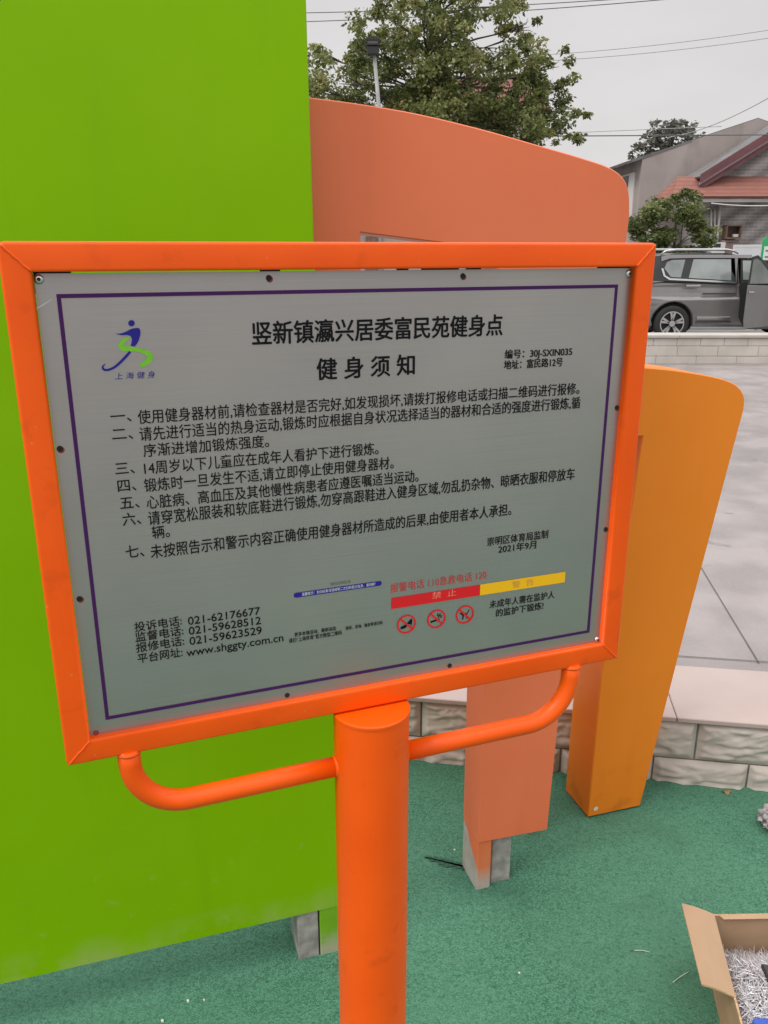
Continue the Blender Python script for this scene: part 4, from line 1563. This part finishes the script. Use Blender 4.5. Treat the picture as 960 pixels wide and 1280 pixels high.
# green and white sign board at the right edge
GY = 19.0
a = at(955, 296, GY); c = at(978, 334, GY)
gs = empty('information_sign', 'green and white sign board at the right edge above the car', 'sign', (a.x, GY, .2))
mid_z = at(955, 308, GY).z
b = MB(); b.prism(rrect(a.x, c.z, c.x, a.z, .09), .04, f=lambda u, z, t: (u, GY + t, z))
b.build('board', M['signgreen'], gs, local=gs.location)
b = MB(); b.box((a.x + .035, GY - .008, c.z + .04), (c.x - .03, GY - .002, mid_z))
w_ = b.build('white_field', M['signwhite'], gs, local=gs.location)
for k in range(3):
    b = MB(); zz = mid_z - .08 - .13 * k
    b.box((a.x + .07, GY - .014, zz - .022), (c.x - .1, GY - .009, zz + .006))
    b.build('text_line', M['greyink'], gs, local=gs.location)
b = MB(); b.tube([(a.x + .12, GY + .065, .19), (a.x + .12, GY + .065, c.z + .4)], .025, n=10); b.tube([(c.x - .12, GY + .065, .19), (c.x - .12, GY + .065, c.z + .4)], .025, n=10)
b.build('post', M['pole'], gs, local=gs.location)

# red roofed house behind the tree
RY = 29.0
rh = empty('red_roof_house', 'far house with a dull red hipped roof half hidden behind the big tree', 'house', at(580, 330, RY))
RL = rh.location
a = at(478, 134, RY); c = at(690, 138, RY); r0 = at(520, 96, RY + 3); r1 = at(640, 100, RY + 3)
b = MB()
b.box((a.x + .3, RY + .4, .3), (c.x - .3, RY + 6.5, a.z - .06))
b.build('wall', M['wallwhite'], rh, local=RL)
b = MB()
A = Vector((a.x, RY, a.z)); Bv = Vector((c.x, RY, a.z)); Cv = Vector((c.x, RY + 7, a.z)); D = Vector((a.x, RY + 7, a.z))
r1.z = r0.z
b.face([A, Bv, r1, r0]); b.face([Bv, Cv, r1]); b.face([Cv, D, r0, r1]); b.face([D, A, r0]); b.face([D, Cv, Bv, A])
b.build('roof', M['redroof'], rh, local=RL)
b = MB()
for px in (510, 532, 610):
    p = at(px, 150, RY + .38)
    b = MB(); b.box((p.x - .3, RY + .36, p.z - 1.1), (p.x + .3, RY + .41, p.z - .1), M['frame_dark'])
    b.build('window', None, rh, local=RL)

# grey yard wall across the road, seen through the opening of the salmon panel
yw = empty('yard_wall', 'plain grey yard wall seen through the opening of the salmon panel', 'wall', at(520, 330, 26))
a = at(330, 274, 26); c = at(640, 274, 26)
b = MB(); b.box((a.x, 26, .31), (c.x, 26.2, a.z))
b.build('wall_face', M['cement'], yw, local=yw.location)
b = MB(); b.box((a.x - .05, 25.95, a.z), (c.x + .05, 26.25, a.z + .07), bev=.01)
b.build('coping', M['greyroof'], yw, local=yw.location)
b = MB(); b.box((at(457, 300, 26).x, 25.96, .31), (at(478, 300, 26).x, 25.99, at(460, 295.5, 26).z))
b.build('gate', M['cupwood'], yw, local=yw.location)

# ------------------------------------------------------------------ street lamp
LY = 13.6
base = at(474, 200, LY)
lp = empty('street_lamp', 'slim white pole lamp with a square dark lantern above the salmon panel', 'street lamp', (base.x, LY, PZ - .02))
b = MB()
tp_ = at(466.5, 68, LY)
b.tube([(at(478, 400, LY).x, LY, PZ - .03), (at(475, 150, LY).x, LY, at(475, 150, LY).z), (tp_.x + .015, LY, tp_.z + .01)], [.050, .032, .026], n=14)
b.build('pole', M['pole'], lp, local=lp.location)
b = MB()
h0 = at(466, 69, LY); h1 = at(466, 49, LY)
hw = .105
b.box((h0.x - hw * .8, LY - hw * .8, h0.z), (h0.x + hw * .8, LY + hw * .8, h0.z + .11), M['frame_dark'], bev=.01)
b.box((h0.x - hw, LY - hw, h0.z + .111), (h0.x + hw, LY + hw, h0.z + .135), M['frame_dark'], bev=.004)
b.build('lantern', None, lp, local=lp.location)
b = MB()
for sx in (-1, 1):
    for sy in (-1, 1):
        b.tube([(h0.x + sx * hw * .8, LY + sy * hw * .8, h0.z + .13), (h0.x + sx * hw * .9, LY + sy * hw * .9, h1.z - .03)], .010, M['frame_dark'], 6)
b.prism([(-hw * 1.1, 0), (hw * 1.1, 0), (hw * .5, .04), (-hw * .5, .04)], 2.0 * hw, M['frame_dark'], f=lambda u, z, t: (h0.x + u, LY - hw + t, h1.z - .03 + z))
b.build('lantern_roof', None, lp, local=lp.location)
b = MB()
b.box((h0.x - hw * .74, LY - hw * .74, h0.z + .136), (h0.x + hw * .74, LY + hw * .74, h1.z - .031))
b.build('lantern_glass', mat('smoky_glass', (.16, .15, .14), .2, spec=.6), lp, local=lp.location)

# ------------------------------------------------------------------ overhead cables
def cable(p0, p1, Y0, Y1, r, label, m='cable', sag=.25):
    a = at(*p0, Y0); c = at(*p1, Y1)
    # carry on past the picture on both sides
    d = (c - a)
    a2, c2 = a - d * .6, c + d * .6
    b = MB()
    pts = []
    for k in range(31):
        t_ = k / 30
        q = a2.lerp(c2, t_)
        t0 = .6 / 2.2; t1 = 1.6 / 2.2
        s = ((t_ - t0) * (t_ - t1)) / ((.5 - t0) * (.5 - t1))
        q.z -= sag * s
        pts.append(q)
    b.tube(pts, r, M[m], 6)
    o = b.build('overhead_cable', None, None, local=a2)
    o.location = a2
    tag(o, label, 'cable', 'overhead cables crossing the sky')
cable((384, 16), (800, -3), 26, 24, .011, 'upper one of the close cable pair at the very top of the sky', sag=.05)
cable((384, 27), (800, 2), 26, 24, .011, 'lower one of the close cable pair at the very top of the sky', sag=.05)
cable((716, 66), (958, 38), 28, 26, .010, 'upper pale cable of the pair running right from the tree top', 'cablepale', .05)
cable((716, 74), (958, 48), 28, 26, .010, 'lower pale cable of the pair running right from the tree top', 'cablepale', .05)
cable((710, 170), (948, 168.5), 22, 22, .013, 'thick dark level cable just above the cement gable', sag=.0)
cable((710, 166), (830, 161), 29, 29, .010, 'thin cable close above the thick level cable', 'cablepale', .0)
cable((872, 163), (965, 120), 27, 22, .012, 'slanting cable rising to the right over the gable peak', 'cablepale', .06)
a = at(889, 254, BY - .9); c = at(962, 257, BY - 1.0)
b = MB(); b.tube([a.lerp(c, k / 10) + Vector((0, 0, -.03 * math.sin(math.pi * k / 10))) for k in range(11)] + [c + Vector((2, 0, -.05))], .014, M['frame_white'], 6)
o = b.build('overhead_cable', None, None, local=a); o.location = a
tag(o, 'white cable slung along under the red skirt roof', 'cable', 'overhead cables crossing the sky')

# ------------------------------------------------------------------ parked car
CYc = 16.56
kx = 0.01602
wc = at(838, 427, CYc)
car = empty('parked_car', 'grey people carrier parked along the road with its front door open', 'car', (wc.x, CYc, .2))
def cl_(px, py): return ((px - 838) * kx, (427.3 - py) * kx)
paint = mat('gunmetal_paint', (0.19, 0.18, 0.178), .30, (0.21, 0.20, 0.198), 3, metal=.5, coat=.5)
dtrim = mat('dark_trim', (0.02, 0.02, 0.022), .5)
glass = mat('glass_painted_light', (0.15, 0.17, 0.165), .06, (0.25, 0.27, 0.265), 1.8, spec=.8)  # opaque, light seen through the cabin is put into the grey
chrome = mat('satin_chrome', (0.48, 0.48, 0.48), .25, metal=1.0)
tyrem = mat('tyre_rubber', (0.018, 0.018, 0.019), .8)
alloy = mat('alloy', (0.55, 0.54, 0.54), .3, metal=.8)
interior = mat('dark_interior', (0.015, 0.015, 0.016), .8)
WID = 1.80

def arc(cx, cz, r, a0, a1, n):
    return [(cx + r * math.cos(R(a0 + (a1 - a0) * k / n)), cz + r * math.sin(R(a0 + (a1 - a0) * k / n))) for k in range(n + 1)]
rx, rz_c = cl_(838, 405)
fx = rx + 2.75
RT = .345
WR = .41
side_low = [(-0.80, .42), (-0.84, .62), (-0.80, .95), (-0.76, 1.17)]
b = MB()
# lower body side profile with wheel arches
prof = [(-0.78, .30)] + side_low + [(0.2, 1.13), (1.3, 1.09), (2.35, 1.06), (2.75, 1.0), (3.3, .88), (3.52, .72), (3.56, .45), (3.48, .26)]
prof += [(fx + WR, .26)] + arc(fx, RT, WR, -12, 192, 16)[0:] + [(fx - WR, .23), (rx + WR, .23)] + arc(rx, RT, WR, -14, 194, 16) + [(rx - WR, .28)]
# split across the width so the sides bulge a little
Ys = [(0.0, .0), (.06, .012), (.9, .02), (1.74, .012), (1.80, 0)]
b.prism(prof, WID, paint, bev=.035, f=lambda a, c, t: (a, t, c), seg=3)
for zz in (.36, .46, .58, .70, .78, .86, .92, .98, 1.04):
    bmesh.ops.bisect_plane(b.bm, geom=b.bm.verts[:] + b.bm.edges[:] + b.bm.faces[:], plane_co=(0, 0, zz), plane_no=(0, 0, 1), dist=1e-4)
def side_in(z):
    ks = ((.2, .07), (.36, .035), (.5, .028), (.6, .012), (.78, .0), (.88, .006), (.92, .022), (1.04, .055), (1.2, .10))
    for (a0, v0), (a1, v1) in zip(ks, ks[1:]):
        if z <= a1: return v0 + (v1 - v0) * (z - a0) / (a1 - a0)
    return .10
for v in b.bm.verts:
    g_ = side_in(v.co.z) + (max(0, -.45 - v.co.x) * .5) ** 1.6
    v.co.y += g_ if v.co.y < .9 else -g_
body = b.build('body', None, car, smooth=False)
# roof and pillars: loft between belt line and roof
def green(xz, inset):
    return [(x, inset + 0.02, z) for x, z in xz], [(x, WID - inset - .02, z) for x, z in xz]
belt = [(-0.74, 1.165), (0.2, 1.128), (1.22, 1.09), (2.3, 1.06)]
roof = [(-0.45, 1.60), (0.0, 1.655), (0.9, 1.665), (1.45, 1.60)]
b = MB()
bl0, bl1 = green(belt, .03)
rf0, rf1 = green(roof, .17)
k_ = len(belt)
for i in range(k_ - 1):
    b.face([rf0[i], rf0[i + 1], rf1[i + 1], rf1[i]], paint)
    if i < 1 or i >= 2:
        pass
b.face([bl0[0], rf0[0], rf1[0], bl1[0]], glass)
b.face([bl0[-1], bl1[-1], rf1[-1], rf0[-1]], glass)
for i in range(k_ - 1):
    b.face([bl1[i], rf1[i], rf1[i + 1], bl1[i + 1]], dtrim)
b.face([bl0[0], bl0[1], rf0[1], rf0[0]], dtrim)
b.face([bl0[1], bl0[2], rf0[2], rf0[1]], dtrim)
# roof side rails above the windows (paint band)
bmesh.ops.recalc_face_normals(b.bm, faces=b.bm.faces)
b.build('cabin', None, car)

def on_side(px, py, out=.0):
    """car-local point on the near side of the cabin (leaning inwards above the belt)"""
    x, z = cl_(px, py)
    t_ = max(0, (z - 1.12) / .53)
    return Vector((x, .05 + .14 * t_ - out, z))
def side_poly(pts, m, name, out=.012, th=.01):
    b = MB()
    P = [on_side(x, y, out) for x, y in pts]
    Q = [p + Vector((0, th, 0)) for p in P]
    b.face(P, m); b.face(Q[::-1], m)
    for i in range(len(P)):
        j = (i + 1) % len(P)
        b.face([P[i], P[j], Q[j], Q[i]], m)
    bmesh.ops.recalc_face_normals(b.bm, faces=b.bm.faces)
    return b.build(name, None, car)
side_poly([(824, 341), (827, 334), (833, 331.5), (849, 331), (844, 351.5), (832, 351)], glass, 'window')
side_poly([(859, 330.5), (904, 330.5), (905, 355), (853.5, 352)], glass, 'window')
side_poly([(820, 327.5), (828, 325.2), (929, 325.4), (929, 329.2), (860, 329), (830, 329.6), (820, 333)], paint, 'roof_side', .022)
side_poly([(908.5, 329.5), (912, 329.5), (914.5, 358), (917, 402), (912.5, 406), (911, 360)], paint, 'door_pillar', .02)
side_poly([(820, 341), (822.5, 341), (825, 349), (831, 352.3), (905, 356), (910.5, 357), (910.5, 358.4), (830, 354.4), (823, 350)], chrome, 'chrome_strip', .022)
side_poly([(806, 352), (824, 351.6), (824, 356), (806, 358)], paint, 'rear_quarter', .004)
# sill strip and door moulding
def bodybox(p0, p1, m, name, y0=-.012, y1=.03, bev=.004):
    x0, z0 = cl_(*p0); x1, z1 = cl_(*p1)
    b = MB(); b.box((min(x0, x1), y0, min(z0, z1)), (max(x0, x1), y1, max(z0, z1)), m, bev=bev)
    return b.build(name, None, car)
bodybox((867, 397.5), (907, 401), chrome, 'door_moulding', -.018)
bodybox((860, 409.5), (929, 413), chrome, 'sill_strip', -.02)
bodybox((849.5, 360), (867, 362), chrome, 'door_handle', -.03)
# door seams
for pts in (((911, 358), (913, 402)),):
    pass
bodybox((872, 369.3), (911, 370.1), dtrim, 'door_crease', -.002, .03, 0)
bodybox((866, 403.5), (910, 404.1), dtrim, 'door_seam', -.002, .03, 0)
bodybox((792, 369), (797, 381), mat('tail_lamp_red', (.30, .02, .02), .2), 'tail_lamp', -.006)
# flat dark panel paints in the shade of the open cabin, seat on it
side_poly([(915, 330.5), (960, 332), (985, 352), (985, 408), (925, 408), (918, 398), (915.5, 358)], interior, 'doorway_shade', .056)
side_poly([(917, 332), (931, 332), (931, 354), (918, 354)], glass, 'far_window', .062)
b = MB()
x0, z0 = cl_(934, 405)
b.box((x0 - .1, -.03, .52), (x0 + .28, .02, .85), interior, bev=.02)
b.build('seat', None, car)
# roof rails
for yy in (.20, WID - .20):
    b = MB()
    b.tube([(-.30, yy, 1.63), (-.2, yy, 1.70), (.0, yy, 1.725), (.98, yy, 1.725), (1.12, yy, 1.70), (1.2, yy, 1.655)], [.018, .022, .024, .024, .022, .016], chrome, 10)
    b.build('roof_rail', None, car)
# wheels
def wheel(cx, side):
    y0 = -.004 if side == 0 else WID - .2
    wl = MB()
    n = 40
    pr = [(.225, 0.02), (.30, .0), (.335, .025), (RT, .06), (RT, .16), (.32, .2), (.22, .2)]
    rg = [[wl.bm.verts.new((cx + r * math.cos(2 * math.pi * i / n), y0 + y, RT + r * math.sin(2 * math.pi * i / n))) for i in range(n)] for r, y in pr]
    for i in range(len(rg) - 1):
        for j in range(n):
            f = wl.bm.faces.new((rg[i][j], rg[i][(j + 1) % n], rg[i + 1][(j + 1) % n], rg[i + 1][j])); f.smooth = True
    bmesh.ops.recalc_face_normals(wl.bm, faces=wl.bm.faces)
    ob = wl.build('wheel', tyrem, car)
    yf = y0 + (.015 if side == 0 else .19)
    sg = 1 if side == 0 else -1
    b = MB()
    b.disc((cx, yf + sg * .05, RT), .232, interior, 40)
    b.disc((cx, yf, RT), .236, alloy, 40, r0=.215)
    for k in range(5):
        a = 2 * math.pi * k / 5 + .3
        for da in (-.17, .17):
            p0 = Vector((cx + .05 * math.cos(a), yf + sg * .004, RT + .05 * math.sin(a)))
            p1 = Vector((cx + .218 * math.cos(a + da), yf + sg * .004, RT + .218 * math.sin(a + da)))
            d = (p1 - p0).normalized(); s_ = Vector((-d.z, 0, d.x)) * .016
            b.face([p0 - s_, p0 + s_, p1 + s_ * 1.4, p1 - s_ * 1.4], alloy)
            b.face([p0 - s_ + Vector((0, sg * .03, 0)), p0 + s_ + Vector((0, sg * .03, 0)), p1 + s_ + Vector((0, sg * .03, 0)), p1 - s_ + Vector((0, sg * .03, 0))], alloy)
    b.disc((cx, yf - sg * .004, RT), .058, alloy, 20)
    bmesh.ops.recalc_face_normals(b.bm, faces=b.bm.faces)
    b.build('rim', None, ob)
for cx in (rx, fx):
    for s in (0, 1): wheel(cx, s)
# dark wheel wells
for cx in (rx, fx):
    b = MB(); b.box((cx - WR + .02, .16, .2), (cx + WR - .02, WID - .16, RT + WR - .03), interior)
    b.build('wheel_well', None, car)
# open front door, hinged at its front edge
hx = 2.02
ang = R(-34)
dl = 1.06
def dpt(s, z, out=0.0):
    # s: distance back from the hinge
    return Vector((hx - s * math.cos(ang) - out * math.sin(-ang), .02 + s * math.sin(ang) - out * math.cos(ang), z))
lower = [(0, .30), (dl - .05, .30), (dl, .45), (dl, 1.10), (0, 1.06)]
b = MB()
b.prism(lower, .07, paint, bev=.012, f=lambda s, z, t: dpt(s, z, .035 - t), seg=2)
dr = b.build('front_door', None, car)
b = MB()
fr = [(dl, 1.10), (dl - .02, 1.60), (dl - .20, 1.63), (.75, 1.58), (.30, 1.32), (0, 1.06)]
inn = [(dl - .06, 1.12), (dl - .075, 1.55), (dl - .2, 1.575), (.73, 1.53), (.34, 1.28), (.12, 1.11)]
for i in range(len(fr) - 1):
    for o_ in (.02, -.02):
        b.face([dpt(*fr[i], o_), dpt(*fr[i + 1], o_), dpt(*inn[i + 1], o_), dpt(*inn[i], o_)], dtrim)
    b.face([dpt(*fr[i], .02), dpt(*fr[i + 1], .02), dpt(*fr[i + 1], -.02), dpt(*fr[i], -.02)], dtrim)
    b.face([dpt(*inn[i], .02), dpt(*inn[i + 1], .02), dpt(*inn[i + 1], -.02), dpt(*inn[i], -.02)], dtrim)
bmesh.ops.recalc_face_normals(b.bm, faces=b.bm.faces)
b.build('window_frame', None, dr)
b = MB()
b.face([dpt(*q, .004) for q in inn], glass); b.face([dpt(*q, -.004) for q in inn][::-1], glass)
b.build('window', None, dr)
b = MB()
b.prism([(.80, .94), (.98, .95), (.98, .98), (.80, .975)], .03, chrome, bev=.006, f=lambda s, z, t: dpt(s, z, .07 - t))
b.build('door_handle', None, dr)
